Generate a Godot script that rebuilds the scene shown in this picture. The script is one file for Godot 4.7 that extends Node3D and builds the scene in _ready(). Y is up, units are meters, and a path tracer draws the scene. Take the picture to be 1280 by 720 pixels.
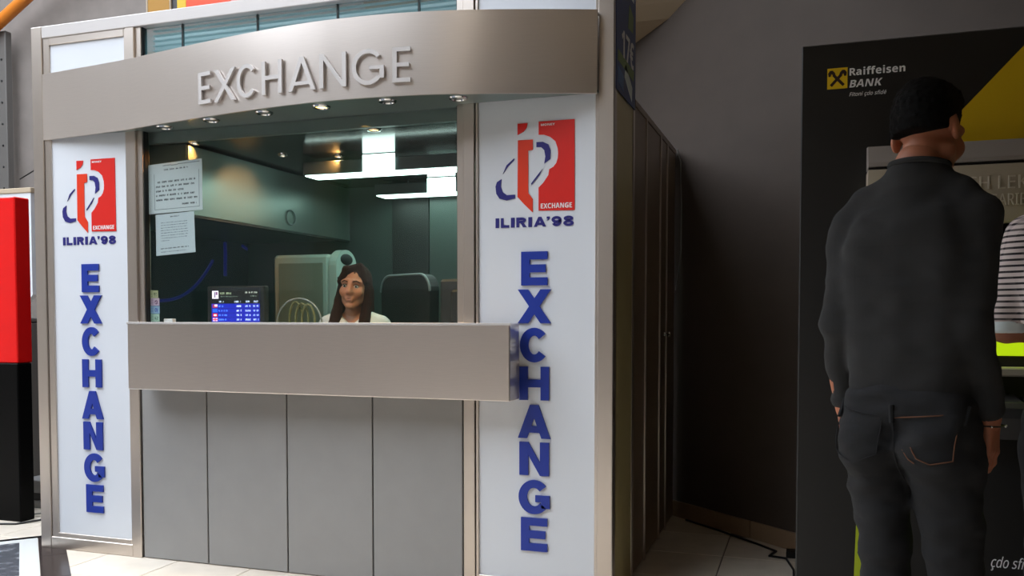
extends Node3D

# ------------------------------------------------------------------ mesh builder
class MB:
	var v := PackedVector3Array()
	var n := PackedVector3Array()
	var uv := PackedVector2Array()

	func tri(a: Vector3, b: Vector3, c: Vector3, m: Vector3) -> void:
		tris(a, m, b, m, c, m)

	func tris(a: Vector3, na: Vector3, b: Vector3, nb: Vector3, c: Vector3, nc: Vector3, ua := Vector2.ZERO, ub := Vector2.ZERO, uc := Vector2.ZERO) -> void:
		if (b - a).cross(c - a).dot(na + nb + nc) > 0.0:
			v.append(a); v.append(c); v.append(b)
			n.append(na); n.append(nc); n.append(nb)
			uv.append(ua); uv.append(uc); uv.append(ub)
		else:
			v.append(a); v.append(b); v.append(c)
			n.append(na); n.append(nb); n.append(nc)
			uv.append(ua); uv.append(ub); uv.append(uc)

	func quad(a: Vector3, b: Vector3, c: Vector3, d: Vector3, m: Vector3) -> void:
		tri(a, b, c, m)
		tri(a, c, d, m)

	func quad_uv(a: Vector3, b: Vector3, c: Vector3, d: Vector3, m: Vector3) -> void:   # a lower left, b lower right, c upper right, d upper left
		tris(a, m, b, m, c, m, Vector2(0, 1), Vector2(1, 1), Vector2(1, 0))
		tris(a, m, c, m, d, m, Vector2(0, 1), Vector2(1, 0), Vector2(0, 0))

	func box(c: Vector3, size: Vector3, bevel := 0.0, t := Transform3D()) -> void:
		var h := size * 0.5
		var e := minf(bevel, minf(h.x, minf(h.y, h.z)) * 0.9)
		for ax in 3:
			var u := (ax + 1) % 3
			var w := (ax + 2) % 3
			for s in [-1.0, 1.0]:
				var m := Vector3.ZERO
				m[ax] = s
				var p := []
				for q in [[-1, -1], [1, -1], [1, 1], [-1, 1]]:
					var x := Vector3.ZERO
					x[ax] = s * h[ax]
					x[u] = q[0] * (h[u] - e)
					x[w] = q[1] * (h[w] - e)
					p.append(t * (c + x))
				quad(p[0], p[1], p[2], p[3], t.basis * m)
			if e > 0.0:
				for su in [-1.0, 1.0]:
					for sw in [-1.0, 1.0]:
						var m := Vector3.ZERO
						m[u] = su
						m[w] = sw
						var p := []
						for q in [[-1, 0], [1, 0], [1, 1], [-1, 1]]:
							var x := Vector3.ZERO
							x[ax] = q[0] * (h[ax] - e)
							x[u] = su * (h[u] - (e if q[1] == 0 else 0.0))
							x[w] = sw * (h[w] - (0.0 if q[1] == 0 else e))
							p.append(t * (c + x))
						quad(p[0], p[1], p[2], p[3], (t.basis * m).normalized())
		if e > 0.0:
			for sx in [-1.0, 1.0]:
				for sy in [-1.0, 1.0]:
					for sz in [-1.0, 1.0]:
						var s := Vector3(sx, sy, sz)
						var q := c + s * h
						tri(t * (q - Vector3(0, sy * e, sz * e)), t * (q - Vector3(sx * e, 0, sz * e)), t * (q - Vector3(sx * e, sy * e, 0)), (t.basis * s).normalized())

	func prism(poly: PackedVector2Array, z0: float, z1: float, t := Transform3D()) -> void:
		var idx := Geometry2D.triangulate_polygon(poly)
		for i in range(0, idx.size(), 3):
			var a := poly[idx[i]]
			var b := poly[idx[i + 1]]
			var c := poly[idx[i + 2]]
			tri(t * Vector3(a.x, a.y, z1), t * Vector3(b.x, b.y, z1), t * Vector3(c.x, c.y, z1), t.basis * Vector3(0, 0, signf(z1 - z0)))
			tri(t * Vector3(a.x, a.y, z0), t * Vector3(b.x, b.y, z0), t * Vector3(c.x, c.y, z0), t.basis * Vector3(0, 0, -signf(z1 - z0)))
		var area := 0.0
		for i in poly.size():
			area += poly[i].cross(poly[(i + 1) % poly.size()])
		for i in poly.size():
			var a := poly[i]
			var b := poly[(i + 1) % poly.size()]
			var d := (b - a).normalized()
			var m := Vector3(d.y, -d.x, 0) * signf(area)
			quad(t * Vector3(a.x, a.y, z0), t * Vector3(b.x, b.y, z0), t * Vector3(b.x, b.y, z1), t * Vector3(a.x, a.y, z1), t.basis * m)

	func tube(path: Array, r: float, seg := 8, closed := false) -> void:
		var k := path.size()
		var rings := []
		var last_u := Vector3.ZERO
		for i in k:
			var a: Vector3 = path[(i - 1 + k) % k] if closed else path[maxi(i - 1, 0)]
			var b: Vector3 = path[(i + 1) % k] if closed else path[mini(i + 1, k - 1)]
			var d := (b - a).normalized()
			var u := last_u - d * last_u.dot(d)
			if u.length() < 0.01:
				u = d.cross(Vector3.UP if absf(d.y) < 0.9 else Vector3.RIGHT)
			u = u.normalized()
			last_u = u
			var w := d.cross(u)
			var ring := []
			for j in seg:
				var an := TAU * j / seg
				ring.append(u * cos(an) + w * sin(an))
			rings.append(ring)
		for i in (k if closed else k - 1):
			var i2 := (i + 1) % k
			for j in seg:
				var j2 := (j + 1) % seg
				var m0: Vector3 = rings[i][j]
				var m1: Vector3 = rings[i][j2]
				var m2: Vector3 = rings[i2][j2]
				var m3: Vector3 = rings[i2][j]
				tris(path[i] + m0 * r, m0, path[i] + m1 * r, m1, path[i2] + m2 * r, m2)
				tris(path[i] + m0 * r, m0, path[i2] + m2 * r, m2, path[i2] + m3 * r, m3)
		if not closed:
			for e in [[0, 1], [k - 1, k - 2]]:
				var m: Vector3 = (path[e[0]] - path[e[1]]).normalized()
				for j in range(1, seg - 1):
					tri(path[e[0]] + rings[e[0]][0] * r, path[e[0]] + rings[e[0]][j] * r, path[e[0]] + rings[e[0]][j + 1] * r, m)

	func lathe(profile: Array, t := Transform3D(), seg := 24) -> void:   # profile of (radius, height), turned about y
		for i in profile.size() - 1:
			var a: Vector2 = profile[i]
			var b: Vector2 = profile[i + 1]
			var d := (b - a).normalized()
			var o := Vector2(d.y, -d.x)
			for j in seg:
				var a0 := TAU * j / seg
				var a1 := TAU * (j + 1) / seg
				var e0 := Vector3(cos(a0), 0, sin(a0))
				var e1 := Vector3(cos(a1), 0, sin(a1))
				var n0 := t.basis * (e0 * o.x + Vector3(0, o.y, 0))
				var n1 := t.basis * (e1 * o.x + Vector3(0, o.y, 0))
				var p := [t * (e0 * a.x + Vector3(0, a.y, 0)), t * (e1 * a.x + Vector3(0, a.y, 0)), t * (e1 * b.x + Vector3(0, b.y, 0)), t * (e0 * b.x + Vector3(0, b.y, 0))]
				if a.x > 1e-5:
					tris(p[0], n0, p[1], n1, p[2], n1)
				if b.x > 1e-5:
					tris(p[0], n0, p[2], n1, p[3], n0)

	func ball(c: Vector3, r: Vector3, seg := 14, t := Transform3D()) -> void:
		for i in seg:
			for j in seg * 2:
				var p := []
				var m := []
				for q in [[0, 0], [0, 1], [1, 1], [1, 0]]:
					var la := PI * (float(i + q[0]) / seg - 0.5)
					var lo := PI * float(j + q[1]) / seg
					var e := Vector3(cos(la) * cos(lo), sin(la), cos(la) * sin(lo))
					p.append(t * (c + e * r))
					m.append((t.basis * (e / r)).normalized())
				if i > 0:
					tris(p[0], m[0], p[1], m[1], p[2], m[2])
				if i < seg - 1:
					tris(p[0], m[0], p[2], m[2], p[3], m[3])
				if i == 0:
					tris(p[0], m[0], p[2], m[2], p[3], m[3])

	func mesh() -> ArrayMesh:
		var arr := []
		arr.resize(Mesh.ARRAY_MAX)
		arr[Mesh.ARRAY_VERTEX] = v
		arr[Mesh.ARRAY_NORMAL] = n
		arr[Mesh.ARRAY_TEX_UV] = uv
		var am := ArrayMesh.new()
		am.add_surface_from_arrays(Mesh.PRIMITIVE_TRIANGLES, arr)
		return am


# ------------------------------------------------------------------ object helpers
var M := {}
var ZF := -3.51      # plane of the booth's front
var taken := {}

func numbered(called: String) -> String:
	if not taken.has(called):
		taken[called] = 0
		return called
	taken[called] += 1
	return "%s_%03d" % [called, taken[called]]

func tag(o: Node3D, label: String, category: String, group := "") -> Node3D:
	o.set_meta("label", label)
	o.set_meta("category", category)
	if group:
		o.set_meta("group", group)
	return o

func thing(called: String, label: String, category: String, at := Vector3.ZERO, turn := 0.0, group := "") -> Node3D:
	var o := Node3D.new()
	o.name = numbered(called)
	add_child(o)
	o.position = at
	o.rotation.y = turn
	return tag(o, label, category, group)

func put(called: String, shape: Mesh, mat: Material, parent: Node3D = null, at := Vector3.ZERO) -> MeshInstance3D:
	var o := MeshInstance3D.new()
	o.name = called if parent else numbered(called)
	o.mesh = shape
	o.material_override = mat
	o.position = at
	o.cast_shadow = GeometryInstance3D.SHADOW_CASTING_SETTING_ON
	(parent if parent else self).add_child(o, true)
	return o

func obj(called: String, mb: MB, mat: Material, parent: Node3D = null, at := Vector3.ZERO) -> MeshInstance3D:
	return put(called, mb.mesh(), mat, parent, at)

func bx(called: String, lo: Vector3, hi: Vector3, mat: Material, parent: Node3D = null, bevel := 0.0) -> MeshInstance3D:
	var mb := MB.new()
	var c := (lo + hi) * 0.5
	mb.box(Vector3.ZERO, (hi - lo).abs(), bevel)
	return obj(called, mb, mat, parent, c)

func structure(o: Node3D) -> Node3D:
	o.set_meta("kind", "structure")
	return o

func paint(called: String, c: Color, rough := 0.6, metal := 0.0) -> StandardMaterial3D:
	var m := StandardMaterial3D.new()
	m.resource_name = called
	m.albedo_color = c
	m.roughness = rough
	m.metallic = metal
	M[called] = m
	return m

func noise_tex(freq: float, octaves: int, ramp: Gradient, seed_: int, size := 512, kind := FastNoiseLite.TYPE_SIMPLEX_SMOOTH) -> NoiseTexture2D:
	var f := FastNoiseLite.new()
	f.noise_type = kind
	f.frequency = freq
	f.fractal_octaves = octaves
	f.seed = seed_
	var t := NoiseTexture2D.new()
	t.width = size
	t.height = size
	t.seamless = true
	t.noise = f
	t.color_ramp = ramp
	return t

func ramp(a: Color, b: Color) -> Gradient:
	var g := Gradient.new()
	g.set_color(0, a)
	g.set_color(1, b)
	return g

func grey(a: float) -> Color:
	return Color(a, a, a)

func triplanar(m: StandardMaterial3D, scale: Vector3) -> StandardMaterial3D:
	m.uv1_triplanar = true
	m.uv1_world_triplanar = true
	m.uv1_scale = scale
	return m

func emitter(called: String, c: Color, energy: float, base := Color(0.9, 0.9, 0.9)) -> StandardMaterial3D:
	var m := paint(called, base, 0.4)
	m.emission_enabled = true
	m.emission = c
	m.emission_energy_multiplier = energy
	return m

# ------------------------------------------------------------------ lettering
func glyph(ch: String, w: float, t: float) -> Array:
	var s := t * 1.12
	match ch:
		"E":
			return [poly([0, 0, w, 0, w, t, s, t, s, 0.5 - t / 2, w * 0.93, 0.5 - t / 2, w * 0.93, 0.5 + t / 2, s, 0.5 + t / 2, s, 1 - t, w, 1 - t, w, 1, 0, 1])]
		"H":
			return [poly([0, 0, s, 0, s, 0.5 - t / 2, w - s, 0.5 - t / 2, w - s, 0, w, 0, w, 1, w - s, 1, w - s, 0.5 + t / 2, s, 0.5 + t / 2, s, 1, 0, 1])]
		"N":
			var k := t * 1.55
			return [poly([0, 0, s, 0, s, 1 - k, w - s, 0, w, 0, w, 1, w - s, 1, w - s, k, s, 1, 0, 1])]
		"X":
			var h := t * 1.38
			var y := (w / 2 - h) / (w - h)
			return [poly([0, 0, h, 0, w / 2, y, w - h, 0, w, 0, (w + h) / 2, 0.5, w, 1, w - h, 1, w / 2, 1 - y, h, 1, 0, 1, (w - h) / 2, 0.5])]
		"A":
			var h := t * 1.2
			var ap := t * 1.15
			var run := w / 2 - ap / 2
			var b := 0.17
			var b2 := b + t * 0.85
			return [poly([0, 0, h, 0, w / 2, (w / 2 - h) / run, w - h, 0, w, 0, w / 2 + ap / 2, 1, w / 2 - ap / 2, 1]),
				poly([h + b * run, b, w - h - b * run, b, w - h - b2 * run, b2, h + b2 * run, b2])]
		"C", "G":
			var p := PackedVector2Array()
			var a0 := deg_to_rad(40.0)
			var a1 := deg_to_rad(320.0 if ch == "C" else 322.0)
			for i in 29:
				var a := lerpf(a0, a1, i / 28.0)
				p.append(Vector2(w / 2 + cos(a) * w / 2, 0.5 + sin(a) * 0.515))
			for i in 29:
				var a := lerpf(a1, a0, i / 28.0)
				p.append(Vector2(w / 2 + cos(a) * (w / 2 - s), 0.5 + sin(a) * (0.515 - t)))
			if ch == "C":
				return [p]
			return [p, poly([w * 0.54, 0.5 - t * 0.6, w - s, 0.5 - t * 0.6, w - s, 0.17, w, 0.17, w, 0.5 + t * 0.25, w * 0.54, 0.5 + t * 0.25])]
		"I":
			return [poly([0, 0, w, 0, w, 1, 0, 1])]
		"L":
			return [poly([0, 0, w, 0, w, t, s, t, s, 1, 0, 1])]
		"R":
			return [poly([0, 0, s, 0, s, 1, 0, 1]), poly([s, 1 - t, w * 0.5, 1 - t, w * 0.5, 1, s, 1]), poly([s, 0.42, w * 0.5, 0.42, w * 0.5, 0.42 + t * 0.9, s, 0.42 + t * 0.9]),
				arc(Vector2(w * 0.5, 0.71), Vector2(w * 0.46, 0.29), Vector2(w * 0.46 - s, 0.29 - t * 0.95), -90, 90), poly([w * 0.42, 0.42, w * 0.42 + s * 1.15, 0.42, w * 1.02, 0, w * 1.02 - s * 1.3, 0])]
		"8":
			return [arc(Vector2(w / 2, 0.28), Vector2(w / 2, 0.295), Vector2(w / 2 - s, 0.295 - t * 0.85), -180, 0), arc(Vector2(w / 2, 0.28), Vector2(w / 2, 0.295), Vector2(w / 2 - s, 0.295 - t * 0.85), 0, 180),
				arc(Vector2(w / 2, 0.755), Vector2(w * 0.46, 0.26), Vector2(w * 0.46 - s, 0.26 - t * 0.8), -180, 0), arc(Vector2(w / 2, 0.755), Vector2(w * 0.46, 0.26), Vector2(w * 0.46 - s, 0.26 - t * 0.8), 0, 180)]
		"9":
			return [arc(Vector2(w / 2, 0.665), Vector2(w / 2, 0.35), Vector2(w / 2 - s, 0.35 - t), 0, 180), arc(Vector2(w / 2, 0.665), Vector2(w / 2, 0.35), Vector2(w / 2 - s, 0.35 - t), -180, 0), arc(Vector2(w / 2, 0.5), Vector2(w / 2, 0.515), Vector2(w / 2 - s, 0.515 - t), -150, 20)]
		"'":
			return [poly([0, 0.62, w * 0.5, 0.62, w, 0.80, w, 1, 0, 1, 0, 0.78, w * 0.45, 0.78])]
	return []

func arc(c: Vector2, ro: Vector2, ri: Vector2, a0: float, a1: float) -> PackedVector2Array:
	var p := PackedVector2Array()
	for i in 17:
		var a := deg_to_rad(lerpf(a0, a1, i / 16.0))
		p.append(c + Vector2(cos(a), sin(a)) * ro)
	for i in 17:
		var a := deg_to_rad(lerpf(a1, a0, i / 16.0))
		p.append(c + Vector2(cos(a), sin(a)) * ri)
	return p

func letter_mesh(ch: String, w: float, h: float, t: float, depth: float) -> MB:
	var mb := MB.new()
	for p in glyph(ch, w / h, t):
		var q := PackedVector2Array()
		for c in p:
			q.append(Vector2((c.x - w / h / 2) * h, c.y * h))
		mb.prism(q, 0.0, depth)
	return mb

func words(text: String, width: float, height: float, depth: float, bold := true, shear := 0.0, fat := 0.0) -> ArrayMesh:
	var base := SystemFont.new()
	base.font_names = PackedStringArray(["Droid Sans"])
	base.font_weight = 700 if bold else 400
	var font: Font = base
	if fat > 0.0:
		var fv := FontVariation.new()
		fv.base_font = base
		fv.variation_embolden = fat
		font = fv
	var tm := TextMesh.new()
	tm.text = text
	tm.font = font
	tm.font_size = 64
	tm.pixel_size = 0.01
	tm.depth = 0.1
	tm.curve_step = 2.0
	var box := tm.get_aabb()
	var arr := tm.surface_get_arrays(0)
	var v: PackedVector3Array = arr[Mesh.ARRAY_VERTEX]
	var k := Vector3(width / box.size.x, height / box.size.y, depth / maxf(box.size.z, 1e-4))
	for i in v.size():
		var p: Vector3 = (v[i] - box.position) * k
		p.x += p.y * shear
		v[i] = p
	arr[Mesh.ARRAY_VERTEX] = v
	var am := ArrayMesh.new()
	am.add_surface_from_arrays(Mesh.PRIMITIVE_TRIANGLES, arr)
	return am

func poly(a: Array) -> PackedVector2Array:
	var r := PackedVector2Array()
	for i in range(0, a.size(), 2):
		r.append(Vector2(a[i], a[i + 1]))
	return r

# ------------------------------------------------------------------ blended bodies (surface nets)
func bone(a: Vector3, b: Vector3, ra: float, rb: float, s := Vector3.ONE, carve := false) -> Array:
	return [a, b, ra, rb, s, carve]

func blob(c: Vector3, r: Vector3, carve := false) -> Array:
	var m := maxf(r.x, maxf(r.y, r.z))
	return [c, c, m, m, r / m, carve]

func smin(a: float, b: float, k: float) -> float:
	var h := maxf(k - absf(a - b), 0.0) / k
	return minf(a, b) - h * h * k * 0.25

func field_at(p: Vector3, bones: Array, k: float) -> float:
	var f := 1.0
	for b in bones:
		var inv: Vector3 = Vector3.ONE / b[4]
		var a: Vector3 = b[0] * inv
		var ab: Vector3 = b[1] * inv - a
		var q: Vector3 = p * inv - a
		var t: float = clampf(q.dot(ab) / maxf(ab.length_squared(), 1e-9), 0.0, 1.0)
		var d: float = ((q - ab * t).length() - lerpf(b[2], b[3], t)) * minf(b[4].x, minf(b[4].y, b[4].z))
		f = -smin(-f, d, k) if b[5] else smin(f, d, k)
	return f

func flesh(mb: MB, bones: Array, cell: float, k: float, amp := 0.0, freq := Vector3(8, 8, 8), trim := 0) -> void:
	var lo := Vector3(1e9, 1e9, 1e9)
	var hi := -lo
	for b in bones:
		if b[5]:
			continue
		var r: Vector3 = b[4] * maxf(b[2], b[3]) + Vector3.ONE * (k * 0.5 + amp)
		for e in 2:
			lo = lo.min(b[e] - r)
			hi = hi.max(b[e] + r)
	lo -= Vector3.ONE * cell * 2.0
	hi += Vector3.ONE * cell * 2.0
	var nx := int((hi.x - lo.x) / cell) + 2
	var ny := int((hi.y - lo.y) / cell) + 2
	var nz := int((hi.z - lo.z) / cell) + 2
	var f := PackedFloat32Array()
	f.resize(nx * ny * nz)
	f.fill(1.0)
	var margin := k + cell * 2.5
	for b in bones:
		var s: Vector3 = b[4]
		var ms := minf(s.x, minf(s.y, s.z))
		var inv := Vector3.ONE / s
		var a: Vector3 = b[0] * inv
		var ab: Vector3 = b[1] * inv - a
		var l2 := maxf(ab.length_squared(), 1e-9)
		var ra: float = b[2]
		var rb: float = b[3]
		var carve: bool = b[5]
		var out: Vector3 = s * (maxf(ra, rb) + margin / ms)
		var p0: Vector3 = ((b[0].min(b[1]) - out - lo) / cell).floor().max(Vector3.ZERO)
		var p1: Vector3 = ((b[0].max(b[1]) + out - lo) / cell).ceil()
		for iz in range(int(p0.z), mini(int(p1.z) + 1, nz)):
			for iy in range(int(p0.y), mini(int(p1.y) + 1, ny)):
				var at := (iz * ny + iy) * nx
				for ix in range(int(p0.x), mini(int(p1.x) + 1, nx)):
					var q := Vector3(lo.x + ix * cell, lo.y + iy * cell, lo.z + iz * cell) * inv - a
					var t := clampf(q.dot(ab) / l2, 0.0, 1.0)
					var d := ((q - ab * t).length() - lerpf(ra, rb, t)) * ms
					if d < margin:
						var o := f[at + ix]
						if carve:
							var h := maxf(k - absf(-o - d), 0.0) / k
							f[at + ix] = -(minf(-o, d) - h * h * k * 0.25)
						else:
							var h := maxf(k - absf(o - d), 0.0) / k
							f[at + ix] = minf(o, d) - h * h * k * 0.25
	var noise: FastNoiseLite
	if amp > 0.0:
		noise = FastNoiseLite.new()
		noise.noise_type = FastNoiseLite.TYPE_SIMPLEX_SMOOTH
		noise.frequency = 1.0
		noise.fractal_octaves = 2
		noise.seed = 7
	if amp > 0.0 or trim > 0:
		for iz in nz:
			for iy in ny:
				var at := (iz * ny + iy) * nx
				for ix in nx:
					var o := f[at + ix]
					if o < 0.06 and o > -0.2:
						var p := Vector3(lo.x + ix * cell, lo.y + iy * cell, lo.z + iz * cell)
						if amp > 0.0:
							o += amp * noise.get_noise_3dv(p * freq)
						if trim > 0:
							o = trimmed(trim, p, o)
						f[at + ix] = o
	var idx := PackedInt32Array()
	idx.resize(nx * ny * nz)
	idx.fill(-1)
	var pv := PackedVector3Array()
	var pn := PackedVector3Array()
	var cells := PackedInt32Array()
	var sy := nx
	var sz := nx * ny
	var off := [0, 1, sy, sy + 1, sz, sz + 1, sz + sy, sz + sy + 1]
	var edges := [[0, 1], [2, 3], [4, 5], [6, 7], [0, 2], [1, 3], [4, 6], [5, 7], [0, 4], [1, 5], [2, 6], [3, 7]]
	var cw := PackedFloat32Array()
	cw.resize(8)
	for iz in nz - 1:
		for iy in ny - 1:
			var at := (iz * ny + iy) * nx
			for ix in nx - 1:
				var i := at + ix
				var inside := f[i] < 0.0
				if (f[i + 1] < 0.0) == inside and (f[i + sy] < 0.0) == inside and (f[i + sy + 1] < 0.0) == inside and (f[i + sz] < 0.0) == inside and (f[i + sz + 1] < 0.0) == inside and (f[i + sz + sy] < 0.0) == inside and (f[i + sz + sy + 1] < 0.0) == inside:
					continue
				for c in 8:
					cw[c] = f[i + off[c]]
				var sum := Vector3.ZERO
				var count := 0
				for e in edges:
					var a := cw[e[0]]
					var b := cw[e[1]]
					if (a < 0.0) != (b < 0.0):
						var t := a / (a - b)
						var pa := Vector3(e[0] & 1, (e[0] >> 1) & 1, e[0] >> 2)
						var pb := Vector3(e[1] & 1, (e[1] >> 1) & 1, e[1] >> 2)
						sum += pa.lerp(pb, t)
						count += 1
				var q := sum / count
				idx[i] = pv.size()
				cells.append(i)
				pv.append(lo + (Vector3(ix, iy, iz) + q) * cell)
				var gx0 := lerpf(lerpf(cw[1] - cw[0], cw[3] - cw[2], q.y), lerpf(cw[5] - cw[4], cw[7] - cw[6], q.y), q.z)
				var gy0 := lerpf(lerpf(cw[2] - cw[0], cw[3] - cw[1], q.x), lerpf(cw[6] - cw[4], cw[7] - cw[5], q.x), q.z)
				var gz0 := lerpf(lerpf(cw[4] - cw[0], cw[5] - cw[1], q.x), lerpf(cw[6] - cw[2], cw[7] - cw[3], q.x), q.y)
				pn.append(Vector3(gx0, gy0, gz0).normalized())
	for i in cells:
		for ax in 3:
			var st: int = [1, sy, sz][ax]
			if (f[i] < 0.0) == (f[i + st] < 0.0):
				continue
			var u: int = [sy, sz, 1][ax]
			var w: int = [sz, 1, sy][ax]
			var q := [idx[i], idx[i - u], idx[i - u - w], idx[i - w]]
			if q.min() < 0:
				continue
			mb.tris(pv[q[0]], pn[q[0]], pv[q[1]], pn[q[1]], pv[q[2]], pn[q[2]])
			mb.tris(pv[q[0]], pn[q[0]], pv[q[2]], pn[q[2]], pv[q[3]], pn[q[3]])

func trimmed(mode: int, p: Vector3, o: float) -> float:     # where cloth or hair ends
	match mode:
		1:   # sweater hem
			return maxf(o, maxf(1.008 - p.y - maxf(0.0, absf(p.x) - 0.15) * 6.0, p.y - 1.593 - p.z * 0.12))
		2:   # waistband and turned-up legs
			return maxf(o, maxf(p.y - 1.05, 0.045 - p.y))
		3:   # hairline round face, ears and nape
			var zl := 0.012 + maxf(p.y, 0.0) * 0.85
			var yl := lerpf(-0.026, 0.004, clampf((p.z + 0.07) / 0.06, 0.0, 1.0))
			return maxf(o, maxf(p.z - zl, yl - p.y))
		4:   # short-sleeved top
			return maxf(o, maxf(0.93 - p.y, 1.180 - p.y if absf(p.x) > 0.158 else -1.0))
		5:   # sole
			return maxf(o, 0.002 - p.y)
		6:   # cuff band
			return maxf(o, maxf(1.152 - p.y, p.y - 1.187))
		7:   # open collar, tucked waist
			return maxf(o, maxf(p.y - minf(1.222, 1.15 + absf(p.x) * 0.9 + maxf(0.0, -p.z) * 3.0), 0.70 - p.y))
	return o

func head_bones(s: float, woman: bool) -> Array:   # face towards +z, origin between the ears
	var L := []
	L.append(blob(Vector3(0, 0.042, -0.018) * s, Vector3(0.073, 0.086, 0.091) * s))
	L.append(blob(Vector3(0, -0.015, 0.028) * s, Vector3(0.063, 0.088, 0.062) * s))
	for x in [-1.0, 1.0]:
		L.append(bone(Vector3(x * 0.046, -0.055, 0.0) * s, Vector3(x * 0.010, -0.098, 0.062) * s, 0.027 * s, 0.018 * s))
		L.append(blob(Vector3(x * 0.040, -0.022, 0.058) * s, Vector3(0.026, 0.026, 0.024) * s))
		L.append(bone(Vector3(x * 0.014, 0.034, 0.083) * s, Vector3(x * 0.048, 0.030, 0.064) * s, 0.011 * s, 0.012 * s))
		L.append(blob(Vector3(x * 0.033, 0.006, 0.101) * s, Vector3(0.019, 0.013, 0.016) * s, true))
		L.append(blob(Vector3(x * 0.083, -0.004, -0.014) * s, Vector3(0.012, 0.033, 0.021) * s))
		L.append(blob(Vector3(x * 0.091, 0.0, -0.006) * s, Vector3(0.005, 0.016, 0.009) * s, true))
		L.append(blob(Vector3(x * 0.010, -0.027, 0.094) * s, Vector3(0.008, 0.007, 0.009) * s))
	L.append(bone(Vector3(0, 0.018, 0.088) * s, Vector3(0, -0.024, 0.104) * s, 0.008 * s, 0.012 * s))
	L.append(bone(Vector3(-0.014, -0.060, 0.0775) * s, Vector3(0.014, -0.060, 0.0775) * s, 0.007 * s, 0.007 * s))
	L.append(bone(Vector3(-0.010, -0.071, 0.076) * s, Vector3(0.010, -0.071, 0.076) * s, 0.0075 * s, 0.0075 * s))
	var nr := 0.046 if woman else 0.049
	L.append(bone(Vector3(0, -0.05, -0.022) * s, Vector3(0, -0.125, -0.024) * s, nr * s, nr * 1.06 * s))
	return L

func hand_bones(wrist: Vector3, d: Vector3, side: Vector3, palm: Vector3, curl: float, s := 1.0) -> Array:
	var L := []
	for x in [-0.026, -0.009, 0.009, 0.026]:
		L.append(bone(wrist + side * x * 0.6 * s, wrist + (d * 0.088 + side * x) * s, 0.016 * s, 0.0125 * s))
	var base := [0.029, 0.010, -0.010, -0.028]
	var size := [0.070, 0.079, 0.073, 0.057]
	for i in 4:
		var p: Vector3 = wrist + (d * 0.088 + side * base[i]) * s
		var a := curl * 0.5
		for j in 3:
			var q: Vector3 = p + (d * cos(a) + palm * sin(a)) * size[i] * s * [0.45, 0.32, 0.25][j]
			L.append(bone(p, q, (0.0096 - j * 0.0008) * s, (0.0089 - j * 0.0008) * s))
			p = q
			a += curl
	var t0 := wrist + (d * 0.022 + side * 0.022) * s
	var t1 := wrist + (d * 0.055 + side * 0.048 + palm * 0.012) * s
	var t2 := wrist + (d * 0.085 + side * 0.052 + palm * 0.024) * s
	var t3 := wrist + (d * 0.108 + side * 0.046 + palm * 0.032) * s
	L.append(bone(t0, t1, 0.015 * s, 0.0115 * s))
	L.append(bone(t1, t2, 0.0112 * s, 0.010 * s))
	L.append(bone(t2, t3, 0.010 * s, 0.008 * s))
	return L

# ------------------------------------------------------------------ view, light, materials
func view_and_light() -> void:
	var cam := Camera3D.new()
	cam.name = "camera"
	add_child(cam)
	cam.position = Vector3(0, 1.2, 0)
	cam.rotation = Vector3(deg_to_rad(-2.2), deg_to_rad(18.6), 0)
	cam.set_frustum(720.0 / 1100.0 * 0.1, Vector2(0, 77.0 / 1100.0 * 0.1), 0.1, 200.0)
	cam.current = true
	var sky_m := ProceduralSkyMaterial.new()          # bright overcast day above the glazed hall
	sky_m.sky_top_color = Color(0.93, 0.96, 1.0)
	sky_m.sky_horizon_color = Color(0.66, 0.68, 0.70)
	sky_m.sky_curve = 0.35
	sky_m.ground_bottom_color = Color(0.30, 0.29, 0.28)
	sky_m.ground_horizon_color = Color(0.45, 0.44, 0.43)
	sky_m.sky_energy_multiplier = 1.0
	sky_m.energy_multiplier = 7.2
	var sky := Sky.new()
	sky.sky_material = sky_m
	var env := Environment.new()
	env.background_mode = Environment.BG_SKY
	env.sky = sky
	env.tonemap_mode = Environment.TONE_MAPPER_LINEAR
	env.tonemap_exposure = 1.0
	env.sdfgi_enabled = true
	env.ssao_enabled = true
	env.ssil_enabled = true
	var we := WorldEnvironment.new()
	we.name = "surroundings"
	we.environment = env
	add_child(we)

func rough_tex(m: StandardMaterial3D, t: Texture2D) -> void:
	m.roughness_texture = t
	m.roughness_texture_channel = BaseMaterial3D.TEXTURE_CHANNEL_RED

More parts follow.
